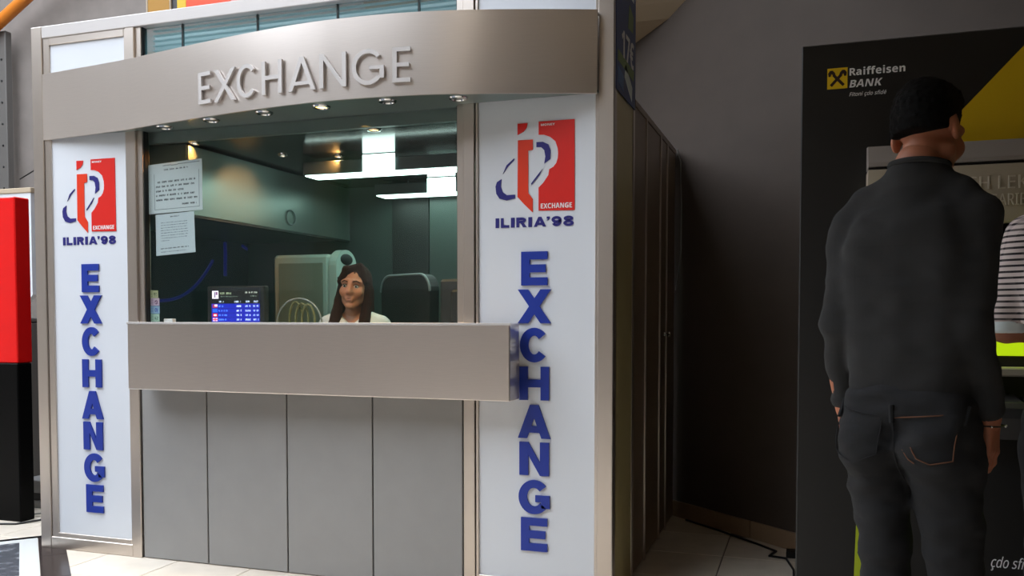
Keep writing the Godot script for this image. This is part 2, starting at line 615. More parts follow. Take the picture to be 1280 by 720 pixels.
func materials() -> void:
	var streak := noise_tex(0.03, 2, ramp(grey(0.86), grey(1.0)), 3)
	var blotch := noise_tex(0.012, 4, ramp(grey(0.93), grey(1.0)), 5)
	var fine := noise_tex(0.09, 3, ramp(grey(0.0), grey(1.0)), 9)
	for a in [["steel_flat", Color(0.90, 0.862, 0.835), 0.32, Vector3(0.5, 45, 0.5)], ["steel_post", Color(0.84, 0.80, 0.765), 0.34, Vector3(160, 0.25, 160)], ["steel_pale", Color(0.92, 0.91, 0.91), 0.40, Vector3(0.5, 45, 0.5)]]:
		var m := triplanar(paint(a[0], a[1], a[2], 0.93), a[3])
		m.albedo_texture = noise_tex(0.03, 2, ramp(grey(0.955), grey(1.0)), 4)
		rough_tex(m, streak)
	M.steel_pale.metallic = 0.45
	M.steel_pale.roughness = 0.55
	M.steel_pale.albedo_color = Color(0.77, 0.75, 0.74)
	var w := triplanar(paint("wall_grey", Color(0.51, 0.48, 0.46), 0.85), Vector3.ONE * 0.8)
	w.albedo_texture = blotch
	w = triplanar(paint("wall_dark", Color(0.305, 0.268, 0.243), 0.8), Vector3.ONE * 0.8)
	w.albedo_texture = blotch
	paint("wall_pale", Color(0.80, 0.79, 0.77), 0.85)
	paint("ceiling_white", Color(0.82, 0.81, 0.79), 0.9)
	paint("soffit_cream", Color(0.70, 0.64, 0.55), 0.85)
	var t := triplanar(paint("floor_tile", Color(0.96, 0.918, 0.855), 0.25), Vector3.ONE * 0.7)
	t.albedo_texture = blotch
	paint("grout", Color(0.45, 0.41, 0.37), 0.9)
	t = triplanar(paint("skirting_tile", Color(0.64, 0.54, 0.44), 0.4), Vector3.ONE)
	t.albedo_texture = blotch
	var vein := Gradient.new()
	vein.offsets = PackedFloat32Array([0.0, 0.60, 0.80, 1.0])
	vein.colors = PackedColorArray([Color(0.30, 0.31, 0.33), Color(0.35, 0.36, 0.385), Color(0.45, 0.46, 0.48), Color(0.85, 0.85, 0.86)])
	t = triplanar(paint("marble_dark", Color(1, 1, 1), 0.2), Vector3.ONE * 1.6)
	t.albedo_texture = noise_tex(0.012, 5, vein, 21)
	t = triplanar(paint("marble_brown", Color(0.62, 0.52, 0.48), 0.2), Vector3.ONE * 1.9)
	t.albedo_texture = noise_tex(0.014, 5, vein, 33)
	paint("marble_black", Color(0.03, 0.03, 0.035), 0.25)
	paint("marble_white", Color(0.86, 0.87, 0.86), 0.25)
	t = triplanar(paint("laminate_grey", Color(0.57, 0.565, 0.56), 0.5), Vector3.ONE * 1.1)
	t.albedo_texture = noise_tex(0.01, 3, ramp(grey(0.975), grey(1.0)), 12)
	paint("joint_dark", Color(0.08, 0.08, 0.08), 0.8)
	paint("panel_white", Color(0.83, 0.845, 0.87), 0.45)
	paint("letter_blue", Color(0.075, 0.19, 0.58), 0.4)
	paint("logo_red", Color(0.83, 0.10, 0.055), 0.4)
	paint("logo_orange", Color(0.86, 0.20, 0.05), 0.4)
	paint("logo_blue", Color(0.14, 0.13, 0.45), 0.4)
	paint("print_white", Color(0.9, 0.9, 0.9), 0.5)
	paint("letter_steel", Color(0.86, 0.85, 0.86), 0.36, 0.8)
	paint("gasket", Color(0.02, 0.025, 0.025), 0.7)
	t = triplanar(paint("side_olive", Color(0.76, 0.70, 0.49), 0.34, 0.3), Vector3(30, 0.5, 30))
	rough_tex(t, streak)
	t = triplanar(paint("side_brown", Color(0.53, 0.455, 0.37), 0.38, 0.3), Vector3(30, 0.5, 30))
	rough_tex(t, streak)
	paint("inner_teal", Color(0.27, 0.32, 0.305), 0.36, 0.2)
	t = triplanar(paint("cabinet_steel", Color(0.50, 0.55, 0.53), 0.34, 0.75), Vector3(0.5, 45, 0.5))
	rough_tex(t, streak)
	paint("inner_dark", Color(0.10, 0.11, 0.105), 0.55)
	paint("inner_ceiling", Color(0.19, 0.20, 0.19), 0.12, 0.3)
	paint("soffit_steel", Color(0.52, 0.58, 0.57), 0.3, 0.7)
	var g := paint("glass_clear", Color(0.12, 0.24, 0.23, 0.09), 0.02)
	g.transparency = BaseMaterial3D.TRANSPARENCY_ALPHA
	g.metallic_specular = 0.36
	g = paint("glass_teal", Color(0.40, 0.60, 0.63, 0.22), 0.05)
	g.transparency = BaseMaterial3D.TRANSPARENCY_ALPHA
	paint("blind_slat", Color(0.80, 0.89, 0.90), 0.6)
	emitter("tube_white", Color(0.86, 1.0, 0.96), 5.0)
	emitter("spot_warm", Color(1.0, 0.80, 0.42), 9.0)
	emitter("spot_pale", Color(1.0, 0.95, 0.82), 7.0)
	paint("spot_off", Color(0.42, 0.43, 0.42), 0.35, 0.4)
	paint("chrome", Color(0.85, 0.85, 0.85), 0.12, 1.0)
	paint("lamp_housing", Color(0.36, 0.40, 0.41), 0.5, 0.2)
	paint("black_matt", Color(0.045, 0.043, 0.042), 0.65)
	paint("black_board", Color(0.07, 0.063, 0.058), 0.5)
	paint("black_gloss", Color(0.018, 0.018, 0.02), 0.45)
	M.black_gloss.metallic_specular = 0.2
	paint("post_grey", Color(0.40, 0.39, 0.38), 0.5, 0.2)
	paint("chair_black", Color(0.075, 0.08, 0.085), 0.6)
	paint("rim_grey", Color(0.52, 0.57, 0.57), 0.35)
	paint("cooler_white", Color(0.72, 0.80, 0.76), 0.45)
	paint("cooler_panel", Color(0.50, 0.56, 0.50), 0.5)
	paint("kiosk_red", Color(0.87, 0.012, 0.015), 0.32)
	paint("paper", Color(0.86, 0.90, 0.90), 0.8)
	paint("orange_tube", Color(0.80, 0.46, 0.12), 0.35)
	paint("ochre", Color(0.62, 0.44, 0.06), 0.5)
	paint("sign_yellow", Color(0.80, 0.66, 0.04), 0.5)
	paint("sign_orange", Color(0.86, 0.26, 0.05), 0.5)
	paint("sign_pink", Color(0.85, 0.55, 0.55), 0.5)
	paint("atm_grey", Color(0.55, 0.52, 0.50), 0.5)
	paint("atm_sign", Color(0.66, 0.62, 0.55), 0.5)
	paint("atm_letter", Color(0.78, 0.75, 0.69), 0.5)
	paint("bank_yellow", Color(0.84, 0.70, 0.02), 0.5)
	paint("bank_brown", Color(0.16, 0.075, 0.04), 0.5)
	paint("lime", Color(0.62, 0.68, 0.08), 0.45)
	paint("atm_dark", Color(0.19, 0.185, 0.19), 0.45)
	emitter("atm_screen_glow", Color(0.72, 0.86, 0.06), 0.95, Color(0.05, 0.05, 0.05))
	emitter("neon_blue", Color(0.07, 0.09, 0.75), 0.12, Color(0.05, 0.06, 0.2))
	paint("cable", Color(0.05, 0.05, 0.05), 0.5)
	paint("cable_pale", Color(0.5, 0.5, 0.48), 0.5)
	paint("olive_wire", Color(0.40, 0.42, 0.26), 0.5)
	for a in [["skin_man", Color(0.63, 0.39, 0.28)], ["skin_woman", Color(0.72, 0.51, 0.40)], ["skin_arm", Color(0.58, 0.36, 0.26)]]:
		var m := paint(a[0], a[1], 0.55)
		m.subsurf_scatter_enabled = true
		m.subsurf_scatter_strength = 0.12
	t = triplanar(paint("knit", Color(0.115, 0.113, 0.115), 0.95), Vector3(14, 14, 14))
	t.uv1_world_triplanar = false
	t.heightmap_enabled = true
	t.heightmap_texture = fine
	t.heightmap_scale = 0.25
	t.rim_enabled = true
	t.rim = 0.2
	t = triplanar(paint("denim", Color(0.043, 0.045, 0.062), 0.85), Vector3(16, 16, 16))
	t.uv1_world_triplanar = false
	t.heightmap_enabled = true
	t.heightmap_texture = fine
	t.heightmap_scale = 0.2
	paint("thread", Color(0.36, 0.22, 0.13), 0.8)
	paint("shoe_black", Color(0.05, 0.045, 0.045), 0.5)
	for a in [["hair_black", Color(0.035, 0.027, 0.023)], ["hair_brown", Color(0.24, 0.125, 0.095)]]:
		t = triplanar(paint(a[0], a[1], 0.62), Vector3(30, 3, 30))
		t.uv1_world_triplanar = false
		t.heightmap_enabled = true
		t.heightmap_texture = fine
		t.heightmap_scale = 0.5
		t.metallic_specular = 0.22
	paint("shirt_white", Color(0.86, 0.88, 0.88), 0.8)
	paint("eye_white", Color(0.82, 0.80, 0.78), 0.3)
	paint("iris", Color(0.06, 0.04, 0.03), 0.2)
	paint("lip", Color(0.60, 0.36, 0.31), 0.5)
	var im := Image.create(16, 64, false, Image.FORMAT_RGB8)
	im.fill(Color(0.80, 0.74, 0.72))
	im.fill_rect(Rect2i(0, 0, 16, 24), Color(0.12, 0.10, 0.11))
	t = triplanar(paint("stripes", Color.WHITE, 0.9), Vector3(62, 62, 62))
	t.uv1_world_triplanar = false
	t.albedo_texture = ImageTexture.create_from_image(im)

# ------------------------------------------------------------------ the hall
func wall_run(called: String, a: Vector3, b: Vector3, h: float, thick: float, side: Vector3, mat: Material) -> MeshInstance3D:
	var mb := MB.new()
	var d := (b - a)
	var u := d.normalized()
	var t := Transform3D(Basis(u, Vector3.UP, u.cross(Vector3.UP)), (a + b) * 0.5 + Vector3(0, h * 0.5, 0) + side * thick * 0.5)
	mb.box(Vector3.ZERO, Vector3(d.length(), h, thick), 0.0)
	var o := obj(called, mb, mat)
	o.transform = t
	structure(o)
	return o

func hall() -> void:
	var H := 5.6
	# floor slab and its tiles
	var fl := bx("floor", Vector3(-12.2, -0.3, -7.6), Vector3(3.7, -0.006, 8.2), M.grout)
	structure(fl)
	var rng := RandomNumberGenerator.new()
	rng.seed = 5
	var tones := []
	for i in 4:
		var m: StandardMaterial3D = M.floor_tile.duplicate()
		m.albedo_color = M.floor_tile.albedo_color.lerp(Color(0.91, 0.855, 0.78), i * 0.2)
		tones.append(m)
	var one := MB.new()
	one.box(Vector3.ZERO, Vector3(0.415, 0.012, 0.415), 0.002)
	var tile := one.mesh()
	var n := 0
	for i in range(-16, 10):
		for j in range(-5, 9):
			var x := -0.39 + 0.42 * (i + 0.5)
			var z := -3.2 + 0.42 * (j + 0.5)
			if x > -3.6 and x < -1.0 and z < -3.7:
				continue
			if (x - 3.5) * 0.654 - (z + 1.61) * 0.756 > 0.0 and z < -1.2 and x > -0.9:
				continue
			if z > -0.4 and (x < -3.6 or x > 2.2):
				continue
			if n >= 300:
				continue
			n += 1
			var o := put("tile", tile, tones[rng.randi() % 4], fl, Vector3(x, -0.006, z) - fl.position)
			o.rotation.y = 0.0
	# walls round the hall
	structure(bx("wall_back", Vector3(-12.2, 0, -7.4), Vector3(-2.8, H, -7.2), M.wall_grey))
	wall_run("wall_right_oblique", Vector3(-2.96, 0, -7.2), Vector3(3.5, 0, -1.61), H, 0.2, Vector3(0.654, 0, -0.756), M.wall_dark)
	structure(bx("wall_right", Vector3(3.5, 0, -1.61), Vector3(3.7, H, 8.0), M.wall_dark))
	structure(bx("wall_left", Vector3(-12.2, 0, -7.2), Vector3(-12.0, H, 8.0), M.wall_pale))
	structure(bx("wall_rear", Vector3(-12.2, 0, 8.0), Vector3(3.7, H, 8.2), M.wall_pale))
	# ceiling round the skylight
	structure(bx("ceiling", Vector3(-12.2, H, -7.4), Vector3(3.7, H + 0.2, -6.6), M.ceiling_white))
	structure(bx("ceiling_rear", Vector3(-12.2, H, 3.2), Vector3(3.7, H + 0.2, 8.2), M.ceiling_white))
	structure(bx("ceiling_left", Vector3(-12.2, H, -6.6), Vector3(-9.4, H + 0.2, 3.2), M.ceiling_white))
	structure(bx("ceiling_right", Vector3(-2.0, H, -6.6), Vector3(3.7, H + 0.2, 3.2), M.ceiling_white))
	structure(bx("ceiling_back_right", Vector3(-5.0, H, -6.6), Vector3(-2.0, H + 0.2, -3.4), M.ceiling_white))
	structure(bx("trim_rear", Vector3(-12.0, 0.0, 7.96), Vector3(3.5, 1.7, 8.0), M.side_brown))
	# gallery over the right-hand side
	structure(bx("ceiling_gallery", Vector3(-0.3, 3.3, -4.9), Vector3(3.5, 3.6, 8.0), M.soffit_cream))
	structure(bx("trim_gallery", Vector3(-1.15, 2.6, -2.9), Vector3(-0.95, 3.6, 8.0), M.soffit_cream))
	structure(bx("ceiling_gallery_edge", Vector3(-0.95, 3.3, -2.9), Vector3(-0.3, 3.6, 8.0), M.soffit_cream))
	for e in [[-7.4, 5.6], [-4.6, 6.2], [-10.2, 4.2]]:
		structure(bx("trim_column", Vector3(e[0] - 0.22, 0, e[1] - 0.22), Vector3(e[0] + 0.22, H, e[1] + 0.22), M.side_brown, null, 0.03))
	# curved soffit between the oblique wall and the gallery
	var mb := MB.new()
	var prof := poly([-4.85, 3.42, -5.0, 3.24, -5.12, 3.13, -5.244, 3.035, -5.34, 2.972, -5.553, 2.907, -5.9, 2.83, -6.4, 2.76, -7.0, 2.72, -7.0, 3.6, -4.85, 3.6])
	mb.prism(prof, -2.7, 3.0, Transform3D(Basis(Vector3(0, 0, 1), Vector3(0, 1, 0), Vector3(1, 0, 0)), Vector3.ZERO))
	structure(obj("ceiling_soffit", mb, M.soffit_cream))
	# skirting tiles along the oblique wall
	var u := Vector3(0.756, 0, 0.654)
	var side := Vector3(-0.654, 0, 0.756)
	var sk := Node3D.new()
	sk.name = "baseboard_right"
	add_child(sk)
	sk.position = Vector3(-0.72, 0, -5.262)
	sk.rotation.y = atan2(-u.z, u.x)
	structure(sk)
	var b := MB.new()
	b.box(Vector3.ZERO, Vector3(0.322, 0.094, 0.014), 0.002)
	var bm := b.mesh()
	for i in 9:
		put("tile", bm, M.skirting_tile, sk, Vector3(0.10 + i * 0.326, 0.048, 0.008 + 0.003 * (i % 2)))

func floor_inlay() -> void:
	# the bordered marble field set at a slant into the floor, front left
	var root := Node3D.new()
	root.name = "floor_inlay"
	add_child(root)
	structure(root)
	var A := Vector3(-3.94, 0, -3.655)
	root.position = A
	root.rotation.y = -atan2(0.673, 0.74)
	var h := 0.0025
	# local x runs along the right edge towards the viewer, local z runs left along the far edge
	bx("marble_field", Vector3(0.085, -0.002, 0.085), Vector3(2.6, h, 2.6), M.marble_dark, root)
	bx("white_border", Vector3(0.02, -0.002, 0.0), Vector3(2.6, h + 0.001, 0.085), M.marble_white, root)
	bx("white_border", Vector3(0.02, -0.002, 0.085), Vector3(0.085, h + 0.001, 2.6), M.marble_white, root)
	bx("dark_border", Vector3(-0.025, -0.002, -0.12), Vector3(0.02, h + 0.001, 2.6), M.marble_black, root)
	for i in 6:
		bx("brown_slab", Vector3(0.024 + i * 0.42, -0.002, -0.125), Vector3(0.024 + i * 0.42 + 0.416, h, -0.002), M.marble_brown, root)

# ------------------------------------------------------------------ the exchange booth
func bow(x: float) -> float:
	var xs := [-4.4, -3.76, -3.117, -2.865, -2.447, -2.125, -1.88, -1.56, -1.25, -0.815, -0.4]
	var zs := [-3.60, -3.52, -3.437, -3.387, -3.308, -3.262, -3.248, -3.268, -3.335, -3.480, -3.65]
	for i in range(1, xs.size() - 2):
		if x <= xs[i + 1] or i == xs.size() - 3:
			var t: float = (x - xs[i]) / (xs[i + 1] - xs[i])
			var m0: float = (zs[i + 1] - zs[i - 1]) / (xs[i + 1] - xs[i - 1])
			var m1: float = (zs[i + 2] - zs[i]) / (xs[i + 2] - xs[i])
			var w: float = xs[i + 1] - xs[i]
			var t2 := t * t
			var t3 := t2 * t
			return (2 * t3 - 3 * t2 + 1) * zs[i] + (t3 - 2 * t2 + t) * w * m0 + (-2 * t3 + 3 * t2) * zs[i + 1] + (t3 - t2) * w * m1
	return ZF

func logo(panel: Node3D, at: Vector3, k: float) -> void:
	# `at` is the lower left corner of the red field
	var parts := [
		["red_field", M.logo_red, [0, 0.3666, 0.1537, 0.3667, 0.1545, -0.003, 0, 0, 0, 0.0956, 0.0191, 0.113, 0.0421, 0.1448, 0.0459, 0.1688, 0.0640, 0.178, 0.0760, 0.193, 0.0824, 0.2119, 0.0838, 0.232, 0.0823, 0.2519, 0.0724, 0.2816, 0.0495, 0.3013, 0.0227, 0.3118, 0, 0.3132]],
		["letter_dot", M.logo_red, [-0.092, 0.3646, -0.0484, 0.3636, -0.053, 0.3446, -0.0662, 0.3293, -0.092, 0.3177]],
		["letter_stem", M.logo_orange, [-0.0906, 0.2955, -0.0251, 0.2951, -0.025, 0.2533, -0.0452, 0.2501, -0.0451, 0.0755, -0.0248, 0.0489, -0.0256, -0.0064, -0.0622, 0.0282, -0.0919, 0.0606]],
		["blue_arc", M.logo_blue, [-0.0096, 0.2831, 0.0189, 0.2828, 0.0419, 0.2711, 0.0515, 0.2465, 0.0504, 0.2101, 0.0244, 0.1933, 0.029, 0.2223, 0.0243, 0.2481, 0.0112, 0.2613, -0.0096, 0.2626]],
		["blue_arc", M.logo_blue, [-0.163, 0.1381, -0.1661, 0.107, -0.1582, 0.0843, -0.1392, 0.07, -0.1029, 0.0707, -0.1029, 0.0558, -0.1408, 0.0478, -0.1725, 0.0566, -0.1869, 0.0781, -0.19, 0.1081, -0.1836, 0.1264]],
		["swoosh", M.logo_blue, [-0.1069, 0.2222, -0.1069, 0.2153, -0.1329, 0.1908, -0.1566, 0.1601, -0.1408, 0.1949]],
		["swoosh", M.logo_blue, [0.0167, 0.1718, 0.0037, 0.1468, -0.0311, 0.1081, -0.0326, 0.114, -0.0079, 0.1437]],
	]
	for p in parts:
		var q := poly(p[2])
		for i in q.size():
			q[i] *= k
		var mb := MB.new()
		mb.prism(q, 0.0, 0.003)
		obj(p[0], mb, p[1], panel, at)
	put("lettering", words("EXCHANGE", 0.134 * k, 0.021 * k, 0.001, true), M.print_white, panel, at + Vector3(0.010 * k, 0.008 * k, 0.003))
	put("lettering", words("MONEY", 0.060 * k, 0.009 * k, 0.001, true), M.print_white, panel, at + Vector3(0.010 * k, 0.348 * k, 0.003))
	var x := -0.19
	for e in [["I", 0.016], ["L", 0.037], ["I", 0.016], ["R", 0.045], ["I", 0.016], ["A", 0.053], ["'", 0.013], ["9", 0.043], ["8", 0.044]]:
		obj("letter", letter_mesh(e[0], e[1] * k, 0.041 * k, 0.27, 0.0025), M.logo_blue, panel, at + Vector3((x + e[1] / 2) * k, -0.0665 * k, 0))
		x += e[1] + (0.0078 if e[0] != "A" else 0.003)

var booth_node: Node3D

func bp(called: String, lo: Vector3, hi: Vector3, mat: Material, bevel := 0.002) -> MeshInstance3D:
	return bx(called, lo - booth_node.position, hi - booth_node.position, mat, booth_node, bevel)

func booth() -> void:
	var b := thing("exchange_booth", "steel framed exchange booth with a bowed steel header, white sign panels and a glazed counter", "booth", Vector3(-2.255, 0, ZF))
	var O := -b.position
	booth_node = b
	# front frame
	for f in [["post", -3.76, -3.692, 0.0, 2.66, M.steel_post], ["post", -3.172, -3.118, 0.0, 2.60, M.steel_post], ["post", -1.402, -1.350, 0.0, 2.60, M.steel_post], ["post", -0.815, -0.749, 0.0, 2.66, M.steel_post]]:
		bp(f[0], Vector3(f[1], f[3], ZF - 0.06), Vector3(f[2], f[4], ZF), f[5], 0.003)
	bp("top_rail", Vector3(-3.692, 2.60, ZF - 0.06), Vector3(-0.815, 2.66, ZF), M.steel_pale, 0.003)
	for x in [[-3.692, -3.172], [-1.350, -0.815]]:
		bp("bottom_rail", Vector3(x[0], 0.0, ZF - 0.06), Vector3(x[1], 0.062, ZF), M.steel_post, 0.003)
	# inner beads round the white panels and the glass
	for x in [-3.692 + 0.022, -3.172 - 0.006, -1.350 + 0.009, -0.815 - 0.006]:
		bp("glazing_bead", Vector3(x - 0.020 if x < -3.6 else x - 0.006, 0.062, ZF - 0.05), Vector3(x + 0.020 if x < -3.6 else x + 0.006, 2.60, ZF - 0.007), M.steel_post, 0.0015)
	for x in [[-3.65, -3.184], [-1.335, -0.827]]:
		bp("glazing_bead", Vector3(x[0], 0.062, ZF - 0.05), Vector3(x[1], 0.084, ZF - 0.006), M.steel_post, 0.0015)
		bp("glazing_bead", Vector3(x[0], 2.565, ZF - 0.05), Vector3(x[1], 2.60, ZF - 0.006), M.steel_post, 0.0015)
	for x in [-3.118, -1.434]:
		bp("glazing_bead", Vector3(x, 1.15, ZF - 0.06), Vector3(x + 0.032, 2.60, ZF - 0.012), M.steel_post, 0.0015)
	for x in [-3.086, -1.438]:
		bp("gasket", Vector3(x, 1.165, ZF - 0.05), Vector3(x + 0.005, 2.60, ZF - 0.02), M.gasket, 0.0)
	# white sign panels with their lettering
	var at := 0
	for x in [[-3.65, -3.184], [-1.335, -0.827]]:
		var p: MeshInstance3D = bp("sign_panel", Vector3(x[0], 0.084, ZF - 0.05), Vector3(x[1], 2.565, ZF - 0.015), M.panel_white, 0.0)
		p.set_meta("label", "white sign panel with logo and vertical blue letters")
		var rows := [["E", 0.115, 1.327], ["X", 0.145, 1.169], ["C", 0.126, 1.007], ["H", 0.130, 0.846], ["A", 0.143, 0.685], ["N", 0.130, 0.528], ["G", 0.137, 0.366], ["E", 0.116, 0.207]]
		var q: Vector3 = p.position - O
		var zf := ZF - 0.015
		for r in rows:
			var w: float = r[1] * (1.0 if at == 1 else 0.93)
			var xc := (-1.086 if at == 1 else -3.4165 + (0.004 if r[0] in ["G", "E"] and r[2] < 0.4 else 0.0))
			var y: float = r[2] if at == 1 else r[2] * 0.995 - 0.002
			obj("letter", letter_mesh(r[0], w, 0.141, 0.235 if r[0] != "N" else 0.25, 0.008), M.letter_blue, p, Vector3(xc, y, zf + 0.0005) - q)
		logo(p, Vector3(-1.069, 1.637, zf + 0.0003) - q if at == 1 else Vector3(-3.4045, 1.622, zf + 0.0003) - q, 1.0 if at == 1 else 0.975)
		at += 1
	# grey laminate panels under the counter
	var xs := [-3.113, -2.729, -2.286, -1.843, -1.408]
	for i in 4:
		bp("lower_panel", Vector3(xs[i] + 0.0035, 0.004, ZF - 0.04), Vector3(xs[i + 1] - 0.0035, 1.12, ZF - 0.008), M.laminate_grey, 0.002)
	bp("backing_board", Vector3(-3.118, 0.004, ZF - 0.055), Vector3(-1.40, 1.14, ZF - 0.041), M.joint_dark, 0.0)
	# steel counter ledge
	var ld: MeshInstance3D = bp("counter_ledge", Vector3(-3.055, 0.852, -3.49), Vector3(-1.142, 1.168, -3.366), M.steel_flat, 0.004)
	bx("ledge_lip", Vector3(-3.058, 1.160, -3.369) + O - ld.position, Vector3(-1.139, 1.1705, -3.3645) + O - ld.position, M.steel_pale, ld, 0.001)
	bp("counter_top", Vector3(-3.118, 1.140, -3.80), Vector3(-1.40, 1.164, -3.47), M.steel_flat, 0.002)
	# bowed header: fascia, soffit and lid follow one curve
	var fas := MB.new()
	var sof := MB.new()
	var lid := MB.new()
	var lip := MB.new()
	var steps := 48
	for i in steps:
		var x0 := lerpf(-3.765, -0.812, float(i) / steps)
		var x1 := lerpf(-3.765, -0.812, float(i + 1) / steps)
		var p := []
		for x in [x0, x1]:
			var d := Vector3(bow(x + 0.01) - bow(x - 0.01), 0, -0.02).normalized()
			var m := Vector3(-d.x, 0, -d.z)
			p.append([Vector3(x, 0, bow(x)) + O, m])
		var lo := Vector3(0, 2.090, 0)
		var hi := Vector3(0, 2.421, 0)
		fas.tris(p[0][0] + lo, p[0][1], p[1][0] + lo, p[1][1], p[1][0] + hi, p[1][1])
		fas.tris(p[0][0] + lo, p[0][1], p[1][0] + hi, p[1][1], p[0][0] + hi, p[0][1])
		var a: Vector3 = p[0][0] - p[0][1] * 0.012
		var c: Vector3 = p[1][0] - p[1][1] * 0.012
		fas.quad(a + lo, c + lo, c + hi, a + hi, -p[0][1])
		fas.quad(p[0][0] + lo, p[1][0] + lo, c + lo, a + lo, Vector3.DOWN)
		fas.quad(p[0][0] + hi, p[1][0] + hi, c + hi, a + hi, Vector3.UP)
		if i == 0:
			fas.quad(p[0][0] + lo, p[0][0] + hi, a + hi, a + lo, Vector3.LEFT)
		if i == steps - 1:
			fas.quad(p[1][0] + lo, p[1][0] + hi, c + hi, c + lo, Vector3.RIGHT)
		var back := ZF - 0.058 + O.z
		if x0 < -3.12 or x1 > -1.40:
			back = ZF + 0.001 + O.z
		for e in [[sof, 2.098, 2.108], [lid, 2.404, 2.414]]:
			var s: MB = e[0]
			var a2 := Vector3(x0 + O.x, 0, minf(back, a.z))
			var c2 := Vector3(x1 + O.x, 0, minf(back, c.z))
			s.quad(a + Vector3(0, e[1], 0), c + Vector3(0, e[1], 0), c2 + Vector3(0, e[1], 0), a2 + Vector3(0, e[1], 0), Vector3.DOWN)
			s.quad(a + Vector3(0, e[2], 0), c + Vector3(0, e[2], 0), c2 + Vector3(0, e[2], 0), a2 + Vector3(0, e[2], 0), Vector3.UP)
			s.quad(a2 + Vector3(0, e[1], 0), c2 + Vector3(0, e[1], 0), c2 + Vector3(0, e[2], 0), a2 + Vector3(0, e[2], 0), Vector3.FORWARD)
	var header := obj("header_fascia", fas, M.steel_flat, b)
	for e in [[-2.558, "E", 0.090, 2.144], [-2.436, "X", 0.128, 2.142], [-2.309, "C", 0.112, 2.1435], [-2.170, "H", 0.108, 2.142], [-2.016, "A", 0.135, 2.140], [-1.868, "N", 0.124, 2.140], [-1.710, "G", 0.142, 2.140], [-1.567, "E", 0.070, 2.141]]:
		var w: float = e[2]
		if e[1] == "E":
			w = 0.076
		var l := obj("letter", letter_mesh(e[1], w, 0.140, 0.122, 0.010), M.steel_pale, header)
		var x: float = e[0]
		var d := Vector3(0.02, 0, bow(x + 0.01) - bow(x - 0.01)).normalized()
		l.basis = Basis(d, Vector3.UP, d.cross(Vector3.UP))
		l.position = Vector3(x, e[3], bow(x)) + d.cross(Vector3.UP) * 0.004 + O
	obj("header_soffit", sof, M.soffit_steel, b)
	obj("header_lid", lid, M.steel_pale, b)
	# glass
	bp("glass_pane", Vector3(-3.084, 1.166, -3.554), Vector3(-1.434, 2.098, -3.548), M.glass_clear, 0.0)
	# clerestory: tinted panes, with a blind behind
	var cx := [-3.084, -2.86, -2.44, -2.02, -1.62, -1.438]
	for i in 5:
		bp("upper_pane", Vector3(cx[i] + 0.002, 2.415, -3.552), Vector3(cx[i + 1] - 0.002, 2.598, -3.546), M.glass_teal, 0.0)
		if i > 0:
			bp("pane_joint", Vector3(cx[i] - 0.004, 2.415, -3.556), Vector3(cx[i] + 0.004, 2.598, -3.544), M.inner_dark, 0.0)
	var sl := MB.new()
	for i in 8:
		sl.box(Vector3(-2.26, 2.43 + i * 0.024, -3.60) + O, Vector3(1.62, 0.0035, 0.024), 0.0, Transform3D())
	var bl := obj("blind", sl, M.blind_slat, b)
	bl.set_meta("kind", "stuff")
	bp("upper_back", Vector3(-3.11, 2.40, -3.665), Vector3(-1.40, 2.60, -3.65), M.blind_slat, 0.0)
	# roof of the tall front part and its sides
	bp("front_back_wall", Vector3(-3.74, 2.17, -3.97), Vector3(-0.77, 2.63, -3.95), M.side_brown, 0.0)
	bp("side_panel", Vector3(-0.775, 0.0, -3.925), Vector3(-0.753, 2.63, ZF - 0.06), M.side_olive, 0.002)
	bp("side_strip", Vector3(-0.775, 0.0, -3.97), Vector3(-0.750, 2.17, -3.929), M.steel_post, 0.002)
	var zs := [-3.973, -4.27, -4.70, -4.93, -5.255]
	for i in 4:
		if i > 0:
			bp("side_batten", Vector3(-0.775, 0.0, zs[i] - 0.008), Vector3(-0.746, 2.15, zs[i] + 0.008), M.steel_post, 0.002)
		var called: String = "side_door" if i == 2 else "side_panel"
		var sp: MeshInstance3D = bp(called, Vector3(-0.775, 0.012, zs[i + 1] + 0.014), Vector3(-0.753, 2.145, zs[i] - 0.014), M.side_brown, 0.002)
		if i == 2:
			var kb := MB.new()
			kb.lathe([Vector2(0, 0.03), Vector2(0.012, 0.03), Vector2(0.014, 0.024), Vector2(0.008, 0.012), Vector2(0.012, 0.0)], Transform3D(Basis(Vector3.UP, Vector3.RIGHT, Vector3.FORWARD), Vector3.ZERO), 14)
			obj("lock", kb, M.chrome, sp, Vector3(0.011, 1.10 - 1.08, -0.06))
	bp("side_rail", Vector3(-0.777, 2.145, -5.26), Vector3(-0.748, 2.175, -3.97), M.side_brown, 0.002)
	# inside
	bp("left_wall", Vector3(-3.756, 0.0, -5.28), Vector3(-3.71, 2.63, ZF - 0.06), M.inner_dark, 0.0)
	bp("right_lining", Vector3(-0.80, 0.0, -5.24), Vector3(-0.776, 2.05, ZF - 0.06), M.inner_teal, 0.0)
	bp("rear_wall", Vector3(-3.71, 0.0, -5.28), Vector3(-0.776, 2.17, -5.25), M.inner_teal, 0.0)
	bp("rear_panel", Vector3(-2.59, 0.06, -5.25), Vector3(-2.33, 2.05, -5.235), M.inner_dark, 0.002)
	bp("rear_panel", Vector3(-2.325, 0.06, -5.25), Vector3(-0.82, 2.05, -5.24), M.inner_teal, 0.002)
	bp("inner_ceiling", Vector3(-3.71, 2.05, -5.25), Vector3(-0.80, 2.07, -3.60), M.inner_ceiling, 0.0)
	bp("inner_lintel", Vector3(-3.71, 2.045, -3.60), Vector3(-0.80, 2.40, -3.57), M.soffit_steel, 0.0)
	bp("rear_roof", Vector3(-3.756, 2.15, -5.28), Vector3(-0.77, 2.175, -3.97), M.side_brown, 0.0)
